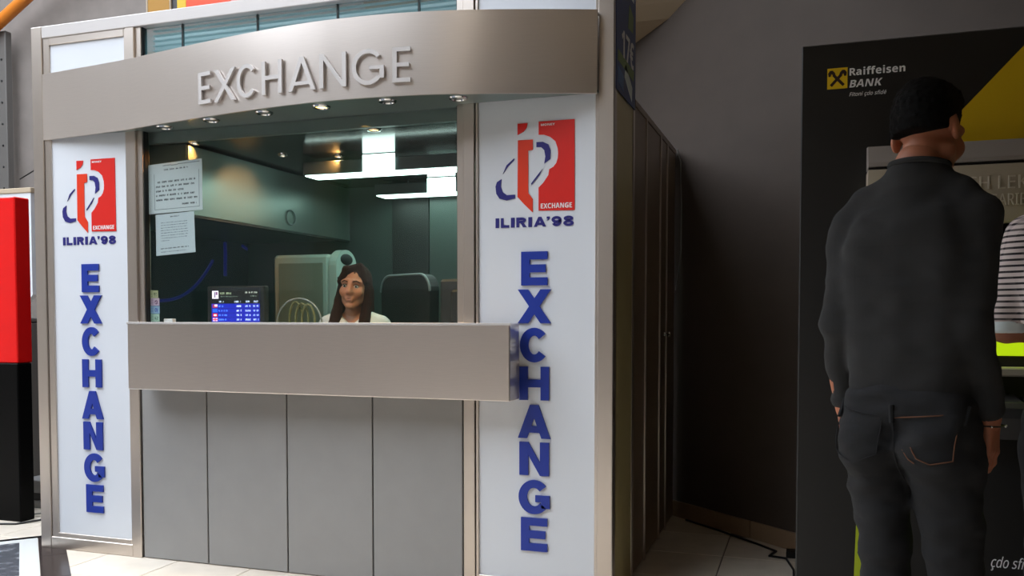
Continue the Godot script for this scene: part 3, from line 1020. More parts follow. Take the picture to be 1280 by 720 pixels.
	bp("desk_top", Vector3(-3.70, 0.98, -3.95), Vector3(-0.82, 1.0, -3.58), M.inner_dark, 0.003)

func disc_light(at: Vector3, r: float, lens: Material, label: String, group: String, colour := Color.BLACK, energy := 0.0, spot := 60.0, lean := 0.0) -> void:
	var t := thing("downlight", label, "light", at, 0.0, group)
	var ring := MB.new()
	ring.lathe([Vector2(r * 0.78, 0.004), Vector2(r * 0.78, -0.002), Vector2(r * 0.86, -0.007), Vector2(r * 1.1, -0.006), Vector2(r * 1.22, 0.0)], Transform3D(), 22)
	obj("trim_ring", ring, M.chrome, t)
	var ls := MB.new()
	ls.lathe([Vector2(0, -0.001), Vector2(r * 0.5, -0.0008), Vector2(r * 0.79, 0.002)], Transform3D(Basis(Vector3(1, 0, 0), Vector3(0, 1, 0), Vector3(0, 0, 1)), Vector3.ZERO), 22)
	obj("bulb", ls, lens, t)
	if energy > 0.0:
		var l := SpotLight3D.new()
		l.name = "lamp"
		l.light_color = colour
		l.light_energy = energy
		l.light_size = r * 0.7
		l.spot_angle = spot
		l.spot_angle_attenuation = 0.8
		l.spot_range = 12.0
		l.spot_attenuation = 2.0
		l.shadow_enabled = true
		t.add_child(l)
		l.position = Vector3(0, -0.012, 0)
		l.rotation = Vector3(-PI / 2 + deg_to_rad(lean), PI / 2, 0)

func booth_lights() -> void:
	var g := "downlights under the bowed header"
	var names := ["unlit downlight nearest the left end of the steel header", "unlit downlight second from the left end of the header", "unlit downlight just left of the glowing one under the header", "glowing warm downlight, the only lit one under the steel header", "unlit downlight just right of the glowing one under the header", "unlit downlight nearest the right-hand end of the header glass"]
	var pos := [Vector3(-2.912, 0, -3.475), Vector3(-2.604, 0, -3.417), Vector3(-2.289, 0, -3.37), Vector3(-1.991, 0, -3.352), Vector3(-1.677, 0, -3.352), Vector3(-1.378, 0, -3.40)]
	for i in 6:
		var p: Vector3 = pos[i]
		disc_light(p + Vector3(0, 2.0965, 0), 0.033, M.spot_warm if i == 3 else M.spot_off, names[i], g, Color(1.0, 0.84, 0.55), 0.5 if i == 3 else 0.0)
	g = "small spots in the booth ceiling"
	disc_light(Vector3(-2.868, 2.0485, -3.635), 0.022, M.spot_pale, "small ceiling spot inside the booth, above the taped notices", g, Color(1.0, 0.68, 0.36), 0.33, 50, 40.0)
	disc_light(Vector3(-2.645, 2.0485, -4.06), 0.022, M.spot_pale, "small ceiling spot inside the booth, midway along the cabinet", g, Color(1.0, 0.68, 0.36), 0.33, 50, 40.0)
	disc_light(Vector3(-2.38, 2.0485, -4.18), 0.022, M.spot_pale, "small ceiling spot inside the booth, by the long lamp's end", g, Color(1.0, 0.68, 0.36), 0.33, 50, 40.0)
	disc_light(Vector3(-1.885, 2.0485, -3.63), 0.03, M.spot_warm, "larger warm ceiling spot inside the booth, nearest the glass", g, Color(1.0, 0.84, 0.55), 0.3, 50)
	# two long fluorescent fittings
	for e in [[-4.25, "long fluorescent fitting nearer the glass in the booth"], [-5.08, "shorter looking fluorescent fitting at the back of the booth"]]:
		var z: float = e[0]
		var t := thing("fluorescent_lamp", e[1], "lamp", Vector3(-1.90, 2.05, z), 0.0, "fluorescent fittings in the booth")
		bx("housing", Vector3(-0.70, -0.091, -0.07), Vector3(0.80, -0.022, 0.07), M.lamp_housing, t, 0.004)
		bx("diffuser", Vector3(-0.69, -0.098, -0.066), Vector3(0.79, -0.091, 0.066), M.tube_white, t, 0.004)
		bx("light_window", Vector3(-0.335, -0.092, 0.068), Vector3(-0.150, -0.004, 0.078), M.tube_white, t, 0.001)
		for x in [-0.5, 0.6]:
			var hb := MB.new()
			hb.tube([Vector3(x, -0.03, 0), Vector3(x, -0.002, 0)], 0.006, 8)
			obj("hanger", hb, M.lamp_housing, t)
		var l := AreaLight3D.new()
		l.name = "lamp_glow"
		l.area_size = Vector2(1.45, 0.16)
		l.light_color = Color(0.82, 1.0, 0.94)
		l.light_energy = 0.42
		l.area_range = 12.0
		l.area_attenuation = 2.0
		l.shadow_enabled = true
		t.add_child(l)
		l.position = Vector3(0.055, -0.102, 0)
		l.rotation.x = -PI / 2

func _ready() -> void:
	view_and_light()
	materials()
	hall()
	floor_inlay()
	booth()
	booth_lights()
	inside_booth()
	left_side()
	bank_machine()
	small_bits()
	man()
	second_person()
	teller()

# ------------------------------------------------------------------ things in the booth
func print_mat(called: String, im: Image, glow := 0.0) -> StandardMaterial3D:
	var m := paint(called, Color.WHITE, 0.6)
	var t := ImageTexture.create_from_image(im)
	if glow > 0.0:
		m.albedo_color = Color(0.02, 0.02, 0.02)
		m.emission_enabled = true
		m.emission = Color.WHITE
		m.emission_operator = BaseMaterial3D.EMISSION_OP_MULTIPLY
		m.emission_texture = t
		m.emission_energy_multiplier = glow
	else:
		m.albedo_texture = t
	return m

func sheet(c: Array, thick: float) -> MB:      # c: lower left, lower right, upper right, upper left
	var mb := MB.new()
	var m: Vector3 = (c[1] - c[0]).cross(c[3] - c[0]).normalized()
	mb.quad_uv(c[0], c[1], c[2], c[3], m)
	mb.quad(c[0] - m * thick, c[1] - m * thick, c[2] - m * thick, c[3] - m * thick, -m)
	for i in 4:
		var a: Vector3 = c[i]
		var b: Vector3 = c[(i + 1) % 4]
		mb.quad(a, b, b - m * thick, a - m * thick, (b - a).cross(m).normalized())
	return mb

func text_lines(im: Image, rng: RandomNumberGenerator, x0: int, x1: int, y: int, h: int, ink: Color) -> void:
	var x := x0
	while x < x1:
		var w := rng.randi_range(2, 9) * h / 2
		w = mini(w, x1 - x)
		for i in range(x, x + w):
			for j in h:
				if rng.randf() < 0.62:
					im.set_pixel(i, y + j, ink)
		x += w + h

func inside_booth() -> void:
	var rng := RandomNumberGenerator.new()
	rng.seed = 11
	# long cabinet under the ceiling, left
	var c := thing("overhead_cabinet", "long grey overhead cabinet running back under the booth ceiling, over a dark recess", "cabinet", Vector3(-3.30, 1.70, -4.42))
	bx("body", Vector3(-0.40, 0.0, -0.81), Vector3(0.392, 0.342, 0.80), M.inner_teal, c, 0.003)
	bx("front", Vector3(0.393, 0.0, -0.808), Vector3(0.404, 0.338, 0.798), M.cabinet_steel, c, 0.002)
	bx("bottom_edge", Vector3(0.38, -0.012, -0.81), Vector3(0.402, 0.0, 0.80), M.inner_dark, c, 0.001)
	var mb := MB.new()
	var path := []
	for i in 28:
		path.append(Vector3(0, sin(TAU * i / 28) * 0.042, cos(TAU * i / 28) * 0.046))
	mb.tube(path, 0.004, 6, true)
	tag(obj("wire_ring", mb, M.rim_grey, null, Vector3(-2.889, 1.777, -4.515)), "thin pale wire ring hanging on the face of the overhead cabinet", "ring")
	# taped notices
	var im := Image.create(256, 200, false, Image.FORMAT_RGB8)
	im.fill(Color(0.80, 0.86, 0.86))
	var ink := Color(0.16, 0.18, 0.19)
	for x in range(72, 246, 5):
		im.fill_rect(Rect2i(x, 8 if x < 110 or x > 140 else 10, 3, 3), ink)
	text_lines(im, rng, 76, 190, 24, 6, Color(0.35, 0.38, 0.39))
	im.fill_rect(Rect2i(28, 40, 2, 144), Color(0.45, 0.5, 0.5))
	im.fill_rect(Rect2i(240, 40, 2, 144), Color(0.45, 0.5, 0.5))
	im.fill_rect(Rect2i(28, 184, 214, 2), Color(0.45, 0.5, 0.5))
	var ends := [228, 226, 172, 220, 232]
	for i in 5:
		text_lines(im, rng, 44 if i == 0 else 36, ends[i], 72 + i * 18, 7, ink)
	text_lines(im, rng, 160, 228, 166, 7, ink)
	var zg := -3.5555
	tag(obj("notice", sheet([Vector3(-3.081, 1.699, zg), Vector3(-2.765, 1.71, zg), Vector3(-2.766, 1.955, zg), Vector3(-3.083, 1.938, zg)], 0.0006), print_mat("notice_large", im)), "larger printed paper notice taped to the glass, the upper one", "notice", "notices taped to the glass")
	im = Image.create(180, 160, false, Image.FORMAT_RGB8)
	im.fill(Color(0.78, 0.85, 0.86))
	text_lines(im, rng, 70, 110, 10, 4, ink)
	for i in 8:
		text_lines(im, rng, 24, 148 if i < 7 else 62, 32 + i * 10, 3, Color(0.38, 0.42, 0.44))
	text_lines(im, rng, 22, 150, 132, 4, ink)
	text_lines(im, rng, 22, 140, 146, 3, Color(0.35, 0.38, 0.4))
	tag(obj("notice", sheet([Vector3(-3.042, 1.494, zg - 0.001), Vector3(-2.81, 1.508, zg - 0.001), Vector3(-2.816, 1.705, zg - 0.001), Vector3(-3.043, 1.694, zg - 0.001)], 0.0006), print_mat("notice_small", im)), "smaller printed paper notice hanging just below the other notice", "notice", "notices taped to the glass")
	# banknotes behind the lower left corner of the glass
	var notes := [["pale green banknote at the top of the taped column", Color(0.60, 0.64, 0.42), Color(0.30, 0.36, 0.20), 1.288, 0.0], ["lilac banknote in the taped column, above the blue one", Color(0.72, 0.62, 0.72), Color(0.35, 0.14, 0.30), 1.250, 0.006], ["blue banknote in the taped column behind the glass", Color(0.42, 0.62, 0.76), Color(0.10, 0.25, 0.62), 1.211, 0.008], ["mint green banknote at the foot of the taped column", Color(0.56, 0.74, 0.64), Color(0.22, 0.42, 0.36), 1.172, 0.005]]
	for i in 4:
		var e: Array = notes[i]
		im = Image.create(64, 40, false, Image.FORMAT_RGB8)
		im.fill(e[1])
		im.fill_rect(Rect2i(2, 2, 60, 36), e[1].lerp(Color.WHITE, 0.25))
		for j in 60:
			var x := rng.randi_range(26, 52)
			var y := rng.randi_range(6, 32)
			if Vector2(x - 40, (y - 20) * 1.1).length() < 13.0:
				im.fill_rect(Rect2i(x, y, 3, 3), e[2])
		for j in 5:
			im.fill_rect(Rect2i(5, 6 + j * 6, 16, 2), e[2].lerp(e[1], 0.4))
		var z := zg - 0.001 * (i % 2) - 0.0003
		tag(obj("banknote", sheet([Vector3(-3.082, e[3], z), Vector3(-3.034 + e[4], e[3] - 0.001, z), Vector3(-3.034 + e[4], e[3] + 0.037, z), Vector3(-3.082, e[3] + 0.038, z)], 0.0004), print_mat("banknote_%d" % i, im)), e[0], "banknote", "banknotes taped behind the glass")
	tag(bx("paper_slip", Vector3(-3.02, 1.1645, -3.60), Vector3(-2.965, 1.186, -3.575), M.paper, null, 0.002), "small white paper slip lying beside the taped banknotes", "paper")
	# exchange rate screen
	var t := thing("rate_screen", "black flat screen with blue exchange rate rows and small flags, standing behind the counter", "screen", Vector3(-2.677, 1.0, -3.70))
	bx("frame", Vector3(-0.168, 0.055, -0.02), Vector3(0.168, 0.347, 0.018), M.black_matt, t, 0.006)
	im = Image.create(256, 192, false, Image.FORMAT_RGB8)
	im.fill(Color(0.008, 0.010, 0.016))
	im.fill_rect(Rect2i(4, 8, 34, 30), Color(0.85, 0.82, 0.88))
	im.fill_rect(Rect2i(16, 12, 6, 22), Color(0.2, 0.15, 0.3))
	im.fill_rect(Rect2i(24, 12, 9, 12), Color(0.35, 0.2, 0.35))
	text_lines(im, rng, 46, 112, 14, 8, Color(0.55, 0.62, 0.48))
	text_lines(im, rng, 46, 140, 28, 4, Color(0.35, 0.4, 0.35))
	text_lines(im, rng, 180, 244, 12, 6, Color(0.75, 0.78, 0.72))
	text_lines(im, rng, 208, 240, 26, 5, Color(0.45, 0.5, 0.45))
	for x in [40, 122, 182, 224]:
		text_lines(im, rng, x, x + (34 if x == 122 else 26), 46, 7, Color(0.72, 0.78, 0.86))
	im.fill_rect(Rect2i(0, 57, 256, 135), Color(0.0, 0.055, 0.56))
	for i in 8:
		var y := 60 + i * 17
		im.fill_rect(Rect2i(0, y + 15, 256, 1), Color(0.0, 0.02, 0.30))
		match i:
			0:
				im.fill_rect(Rect2i(6, y, 26, 13), Color(0.55, 0.12, 0.25))
				im.fill_rect(Rect2i(16, y, 16, 8), Color(0.85, 0.72, 0.78))
			1:
				im.fill_rect(Rect2i(6, y, 26, 13), Color(0.05, 0.30, 0.75))
			2:
				im.fill_rect(Rect2i(6, y, 26, 13), Color(0.72, 0.04, 0.06))
				im.fill_rect(Rect2i(12, y + 4, 14, 6), Color(0.92, 0.9, 0.9))
			3:
				im.fill_rect(Rect2i(6, y, 26, 13), Color(0.75, 0.62, 0.75))
				im.fill_rect(Rect2i(17, y, 4, 13), Color(0.75, 0.08, 0.12))
				im.fill_rect(Rect2i(6, y + 5, 26, 3), Color(0.75, 0.08, 0.12))
			4:
				im.fill_rect(Rect2i(6, y, 26, 13), Color(0.78, 0.10, 0.12))
				im.fill_rect(Rect2i(6, y + 4, 26, 4), Color(0.9, 0.8, 0.8))
			_:
				im.fill_rect(Rect2i(6, y, 26, 13), Color(0.80, 0.15, 0.12))
		text_lines(im, rng, 38, 38 + [26, 48, 46, 44, 68, 60, 40, 50][i], y + 4, 6, Color(0.35, 0.55, 0.95))
		text_lines(im, rng, 134, 160, y + 3, 7, Color(0.85, 0.9, 0.98))
		text_lines(im, rng, 180, 208, y + 3, 7, Color(0.75, 0.82, 0.95))
		text_lines(im, rng, 222, 250, y + 3, 7, Color(0.7, 0.78, 0.95))
	obj("screen", sheet([Vector3(-0.140, 0.085, 0.0195), Vector3(0.140, 0.085, 0.0195), Vector3(0.140, 0.334, 0.0195), Vector3(-0.140, 0.334, 0.0195)], 0.001), print_mat("rate_screen_glow", im, 2.6), t)
	bx("stand", Vector3(-0.03, 0.008, -0.03), Vector3(0.03, 0.09, -0.01), M.black_matt, t, 0.003)
	bx("foot", Vector3(-0.09, 0.0, -0.08), Vector3(0.09, 0.01, 0.06), M.black_matt, t, 0.003)
	# wire hoop with loops of olive cable
	t = thing("wire_hoop", "thin white wire hoop holding olive cable loops, between the screen and the teller", "hoop", Vector3(-2.368, 1.0, -3.76))
	mb = MB.new()
	path = []
	for i in 36:
		path.append(Vector3(cos(TAU * i / 36) * 0.128, 0.155 + sin(TAU * i / 36) * 0.13, 0))
	mb.tube(path, 0.0045, 6, true)
	obj("hoop", mb, M.rim_grey, t)
	bx("foot", Vector3(-0.07, 0.0, -0.04), Vector3(0.07, 0.03, 0.04), M.cooler_panel, t, 0.006)
	for i in 3:
		mb = MB.new()
		path = []
		for j in 20:
			path.append(Vector3(-0.01 + i * 0.042 + cos(TAU * j / 20) * 0.036, 0.17 + sin(TAU * j / 20) * 0.085 + (2 - i) * 0.006, 0.012 + i * 0.012))
		mb.tube(path, 0.006, 6, true)
		obj("cable_loop", mb, M.olive_wire, t)
	mb = MB.new()
	mb.tube([Vector3(-0.04, 0.03, 0.0), Vector3(0.03, 0.09, 0.02), Vector3(0.08, 0.09, 0.035)], 0.006, 6)
	obj("cable", mb, M.olive_wire, t)
	# air cooler on a low cupboard
	t = thing("low_cupboard", "grey low cupboard under the white air cooler", "cupboard", Vector3(-2.68, 0, -4.72))
	bx("body", Vector3(-0.30, 0.0, -0.22), Vector3(0.30, 0.72, 0.20), M.inner_teal, t, 0.004)
	bx("door", Vector3(-0.292, 0.02, 0.20), Vector3(-0.003, 0.70, 0.215), M.inner_teal, t, 0.003)
	bx("door", Vector3(0.003, 0.02, 0.20), Vector3(0.292, 0.70, 0.215), M.inner_teal, t, 0.003)
	t = thing("air_cooler", "pale green-white air cooler with a dark oval grip, behind the teller", "cooler", Vector3(-2.785, 0.735, -4.66))
	bx("body", Vector3(-0.245, 0.0, -0.18), Vector3(0.135, 0.825, 0.13), M.cooler_white, t, 0.018)
	bx("side_panel", Vector3(-0.20, 0.10, 0.131), Vector3(0.10, 0.775, 0.138), M.cooler_panel, t, 0.006)
	# rounded front cowl at the right end
	mb = MB.new()
	var pf := PackedVector2Array()
	pf.append(Vector2(-0.12, 0.0))
	pf.append(Vector2(0.12, 0.0))
	for i in 13:
		var a := PI * i / 12.0
		pf.append(Vector2(cos(a) * 0.12, 0.76 + sin(a) * 0.095))
	mb.prism(pf, 0.0, 0.05, Transform3D(Basis(Vector3(0, 0, -1), Vector3(0, 1, 0), Vector3(1, 0, 0)), Vector3(0.135, 0, 0.01)))
	obj("front_cowl", mb, M.cooler_white, t)
	mb = MB.new()
	mb.ball(Vector3.ZERO, Vector3(0.012, 0.034, 0.075), 10)
	obj("grip_recess", mb, M.black_matt, t, Vector3(0.183, 0.798, 0.01))
	for i in 4:
		bx("vent_slot", Vector3(0.182, 0.68 - i * 0.028, 0.05), Vector3(0.188, 0.692 - i * 0.028, 0.12), M.black_matt, t, 0.0)
	# office chair
	t = thing("office_chair", "black high-backed office chair with a pale piped edge, behind the teller", "chair", Vector3(-2.17, 0, -4.14), deg_to_rad(-30))
	mb = MB.new()
	mb.box(Vector3(0, 0.545, 0.0), Vector3(0.46, 0.07, 0.44), 0.025)
	obj("seat", mb, M.chair_black, t)
	pf = PackedVector2Array()
	var rim := []
	for e in [[0.14, 1.33, 0.0], [-0.14, 1.33, 90.0], [-0.17, 0.76, 180.0], [0.17, 0.76, 270.0]]:
		var r := 0.09 if e[1] > 1.0 else 0.04
		for i in 7:
			var a := deg_to_rad(e[2] + 15.0 * i)
			pf.append(Vector2(e[0] + cos(a) * r, e[1] + sin(a) * r))
	mb = MB.new()
	mb.prism(pf, -0.27, -0.21)
	obj("backrest", mb, M.chair_black, t)
	for i in 14:
		rim.append(Vector3(pf[i].x, pf[i].y, -0.209))
	mb = MB.new()
	mb.tube(rim, 0.007, 6)
	obj("piping", mb, M.rim_grey, t)
	bx("back_bracket", Vector3(-0.04, 0.48, -0.30), Vector3(0.04, 0.95, -0.27), M.black_matt, t, 0.004)
	bx("bracket_foot", Vector3(-0.04, 0.48, -0.29), Vector3(0.04, 0.51, 0.0), M.black_matt, t, 0.003)
	mb = MB.new()
	mb.lathe([Vector2(0.0, 0.51), Vector2(0.03, 0.51), Vector2(0.03, 0.30), Vector2(0.045, 0.28), Vector2(0.045, 0.09), Vector2(0.0, 0.09)], Transform3D(), 16)
	obj("gas_stem", mb, M.chrome, t)
	mb = MB.new()
	path = []
	for i in 24:
		path.append(Vector3(cos(TAU * i / 24) * 0.2, 0.22, sin(TAU * i / 24) * 0.2))
	mb.tube(path, 0.009, 8, true)
	mb.tube([Vector3(-0.2, 0.22, 0), Vector3(0.2, 0.22, 0)], 0.007, 6)
	obj("foot_ring", mb, M.chrome, t)
	for i in 5:
		var a := TAU * i / 5
		var e := Vector3(cos(a), 0, sin(a))
		mb = MB.new()
		mb.tube([e * 0.03 + Vector3(0, 0.11, 0), e * 0.17 + Vector3(0, 0.095, 0), e * 0.28 + Vector3(0, 0.075, 0)], 0.018, 8)
		var leg := obj("leg", mb, M.black_matt, t)
		mb = MB.new()
		mb.ball(e * 0.28 + Vector3(0, 0.028, 0), Vector3(0.024, 0.028, 0.024), 8)
		mb.tube([e * 0.28 + Vector3(0, 0.03, 0), e * 0.28 + Vector3(0, 0.075, 0)], 0.008, 6)
		obj("caster", mb, M.black_gloss, leg)
	# dark monitor seen from behind, right
	t = thing("monitor", "black computer monitor at the right edge of the booth glass", "monitor", Vector3(-1.40, 1.0, -3.77))
	bx("casing", Vector3(-0.225, 0.07, -0.03), Vector3(0.225, 0.37, 0.0), M.chair_black, t, 0.012)
	bx("rear_bulge", Vector3(-0.16, 0.11, 0.0), Vector3(0.16, 0.32, 0.03), M.chair_black, t, 0.012)
	bx("stand", Vector3(-0.03, 0.01, -0.025), Vector3(0.03, 0.12, -0.005), M.black_matt, t, 0.004)
	bx("foot", Vector3(-0.10, 0.0, -0.09), Vector3(0.10, 0.012, 0.06), M.black_matt, t, 0.004)
	# blue light tube on the left inner wall
	t = thing("blue_light_tube", "dim blue light tube in curved strokes on the dark wall under the cabinet", "light", Vector3(-3.70, 1.45, -4.75))
	var bo := t.position
	mb = MB.new()
	mb.tube([Vector3(-3.69, 1.69, -4.97) - bo, Vector3(-3.69, 1.62, -4.972) - bo, Vector3(-3.69, 1.465, -4.968) - bo], 0.012, 8)
	obj("upright_stroke", mb, M.neon_blue, t)
	mb = MB.new()
	path = []
	for i in 13:
		var k := i / 12.0
		path.append(Vector3(-3.69, lerpf(1.29, 1.56, k * k), lerpf(-4.30, -4.84, pow(k, 0.8))) - bo)
	mb.tube(path, 0.010, 8)
	obj("curved_stroke", mb, M.neon_blue, t)
	mb = MB.new()
	mb.tube([Vector3(-3.69, 1.68, -5.16) - bo, Vector3(-3.69, 1.66, -5.21) - bo], 0.010, 8)
	obj("short_stroke", mb, M.neon_blue, t)

# ------------------------------------------------------------------ left edge of the picture
func left_side() -> void:
	var t := thing("display_totem", "tall totem with a red upper box on a black plinth, left of the booth", "totem", Vector3(-4.75, 0, -3.97))
	bx("plinth", Vector3(-0.44, 0.0, -0.03), Vector3(0.425, 0.925, 0.072), M.black_gloss, t, 0.006)
	bx("red_box", Vector3(-0.43, 0.925, -0.04), Vector3(0.42, 1.885, 0.065), M.kiosk_red, t, 0.006)
	t = thing("steel_post", "riveted grey steel post below the orange handrail", "post", Vector3(-7.915, 0, -7.06))
	bx("shaft", Vector3(-0.065, 0.0, -0.04), Vector3(0.055, 4.13, 0.04), M.post_grey, t, 0.006)
	bx("base_plate", Vector3(-0.13, 0.0, -0.11), Vector3(0.13, 0.02, 0.11), M.laminate_grey, t, 0.004)
	for i in 8:
		var mb := MB.new()
		mb.ball(Vector3(0.0, 2.3 + i * 0.22, 0.042), Vector3(0.012, 0.012, 0.006), 6)
		obj("rivet", mb, M.joint_dark, t)
	var mb := MB.new()
	mb.tube([Vector3(-1.2, -0.69, 0), Vector3(0, 0, 0), Vector3(1.3, 0.745, 0)], 0.058, 14)
	tag(obj("handrail", mb, M.orange_tube, null, Vector3(-7.86, 4.195, -6.96)), "orange round handrail climbing on a slant at the top left", "handrail")
	mb = MB.new()
	mb.tube([Vector3(0, 0, 0), Vector3(0.25, 0.09, 0.02), Vector3(0.5, 0.215, 0.03), Vector3(1.2, 0.52, -0.02)], 0.006, 6)
	t = thing("hanging_wire", "thin sagging wire with one small white bulb near the riveted post", "wire", Vector3(-7.79, 2.62, -7.10))
	obj("wire", mb, M.cable, t)
	mb = MB.new()
	mb.ball(Vector3(0.5, 0.19, 0.03), Vector3(0.026, 0.03, 0.026), 8)
	obj("bulb", mb, M.print_white, t)
	# cut-cornered board behind the totem
	t = thing("white_board", "white cut-cornered board on a post, between the red totem and the booth", "board", Vector3(-6.25, 0, -5.5))
	mb = MB.new()
	mb.prism(poly([-0.40, 1.24, 0.235, 1.24, 0.345, 1.37, 0.345, 2.185, -0.40, 2.185]), -0.02, 0.02)
	obj("panel", mb, M.panel_white, t)
	bx("top_rail", Vector3(-0.42, 2.185, -0.03), Vector3(0.355, 2.225, 0.03), M.soffit_cream, t, 0.004)
	bx("post", Vector3(-0.06, 0.0, -0.06), Vector3(0.0, 2.18, -0.02), M.atm_dark, t, 0.003)
	bx("foot", Vector3(-0.25, 0.0, -0.20), Vector3(0.20, 0.03, 0.12), M.atm_dark, t, 0.003)
	t = thing("low_cabinet", "dark brown low cabinet glimpsed between the black plinth and the booth", "cabinet", Vector3(-5.15, 0, -4.78))
	paint("cabinet_brown", Color(0.12, 0.10, 0.09), 0.6)
	bx("body", Vector3(-0.45, 0.05, -0.17), Vector3(0.50, 1.16, 0.16), M.cabinet_brown, t, 0.004)
	bx("top", Vector3(-0.46, 1.16, -0.18), Vector3(0.51, 1.185, 0.175), M.cabinet_brown, t, 0.004)
	bx("toe_kick", Vector3(-0.43, 0.0, -0.15), Vector3(0.48, 0.05, 0.12), M.joint_dark, t, 0.0)
	for x in [-0.445, 0.03]:
		bx("door", Vector3(x, 0.06, 0.16), Vector3(x + 0.465, 1.15, 0.172), M.cabinet_brown, t, 0.003)
	# colourful sign high on the back wall
	t = thing("wall_sign", "colourful ochre, yellow and orange sign high on the grey back wall", "sign", Vector3(-5.55, 4.165, -7.17))
	bx("backing", Vector3(-0.66, 0.0, -0.03), Vector3(0.62, 0.62, -0.005), M.atm_dark, t, 0.003)
	bx("frame_strip", Vector3(-0.648, -0.01, -0.03), Vector3(-0.63, 0.62, 0.015), M.soffit_cream, t, 0.003)
	bx("ochre_panel", Vector3(-0.63, 0.005, -0.01), Vector3(-0.375, 0.62, 0.01), M.ochre, t, 0.003)
	bx("frame_strip", Vector3(-0.372, -0.01, -0.03), Vector3(-0.354, 0.62, 0.015), M.soffit_cream, t, 0.003)
	bx("yellow_panel", Vector3(-0.285, 0.005, -0.01), Vector3(-0.18, 0.62, 0.01), M.sign_yellow, t, 0.003)
	bx("orange_panel", Vector3(-0.178, 0.005, -0.01), Vector3(0.33, 0.62, 0.012), M.sign_orange, t, 0.003)
	bx("pink_panel", Vector3(0.332, 0.005, -0.01), Vector3(0.60, 0.62, 0.01), M.sign_pink, t, 0.003)
	tag(bx("grey_block", Vector3(-4.68, 0.0, -4.42), Vector3(-4.36, 0.045, -4.22), M.laminate_grey, null, 0.004), "flat grey block on the floor behind the black plinth", "block")
	tag(bx("dark_box", Vector3(-4.66, 0.045, -4.42), Vector3(-4.38, 0.095, -4.24), M.atm_dark, null, 0.004), "dark flat box between the two grey blocks behind the plinth", "box")
	tag(bx("grey_block", Vector3(-4.68, 0.095, -4.42), Vector3(-4.36, 0.175, -4.22), M.laminate_grey, null, 0.004), "thicker grey block topmost of the stack behind the plinth", "block")
	mb = MB.new()
	mb.tube([Vector3(-5.3, 0.006, -3.70), Vector3(-4.75, 0.006, -3.80), Vector3(-4.45, 0.006, -3.79), Vector3(-4.30, 0.006, -3.84), Vector3(-4.20, 0.012, -4.00), Vector3(-4.12, 0.03, -4.12), Vector3(-3.98, 0.05, -4.22)], 0.006, 6)
	tag(obj("cable", mb, M.cable), "black cable lying on the white tiles by the plinth, the nearer one", "cable", "cables by the totem")
	mb = MB.new()
	mb.tube([Vector3(-4.60, 0.006, -4.14), Vector3(-4.43, 0.006, -4.05), Vector3(-4.33, 0.02, -4.05), Vector3(-4.2, 0.05, -4.10), Vector3(-4.05, 0.06, -4.2)], 0.005, 6)
	tag(obj("cable", mb, M.cable_pale), "thin pale cable rising towards the booth behind the black one", "cable", "cables by the totem")

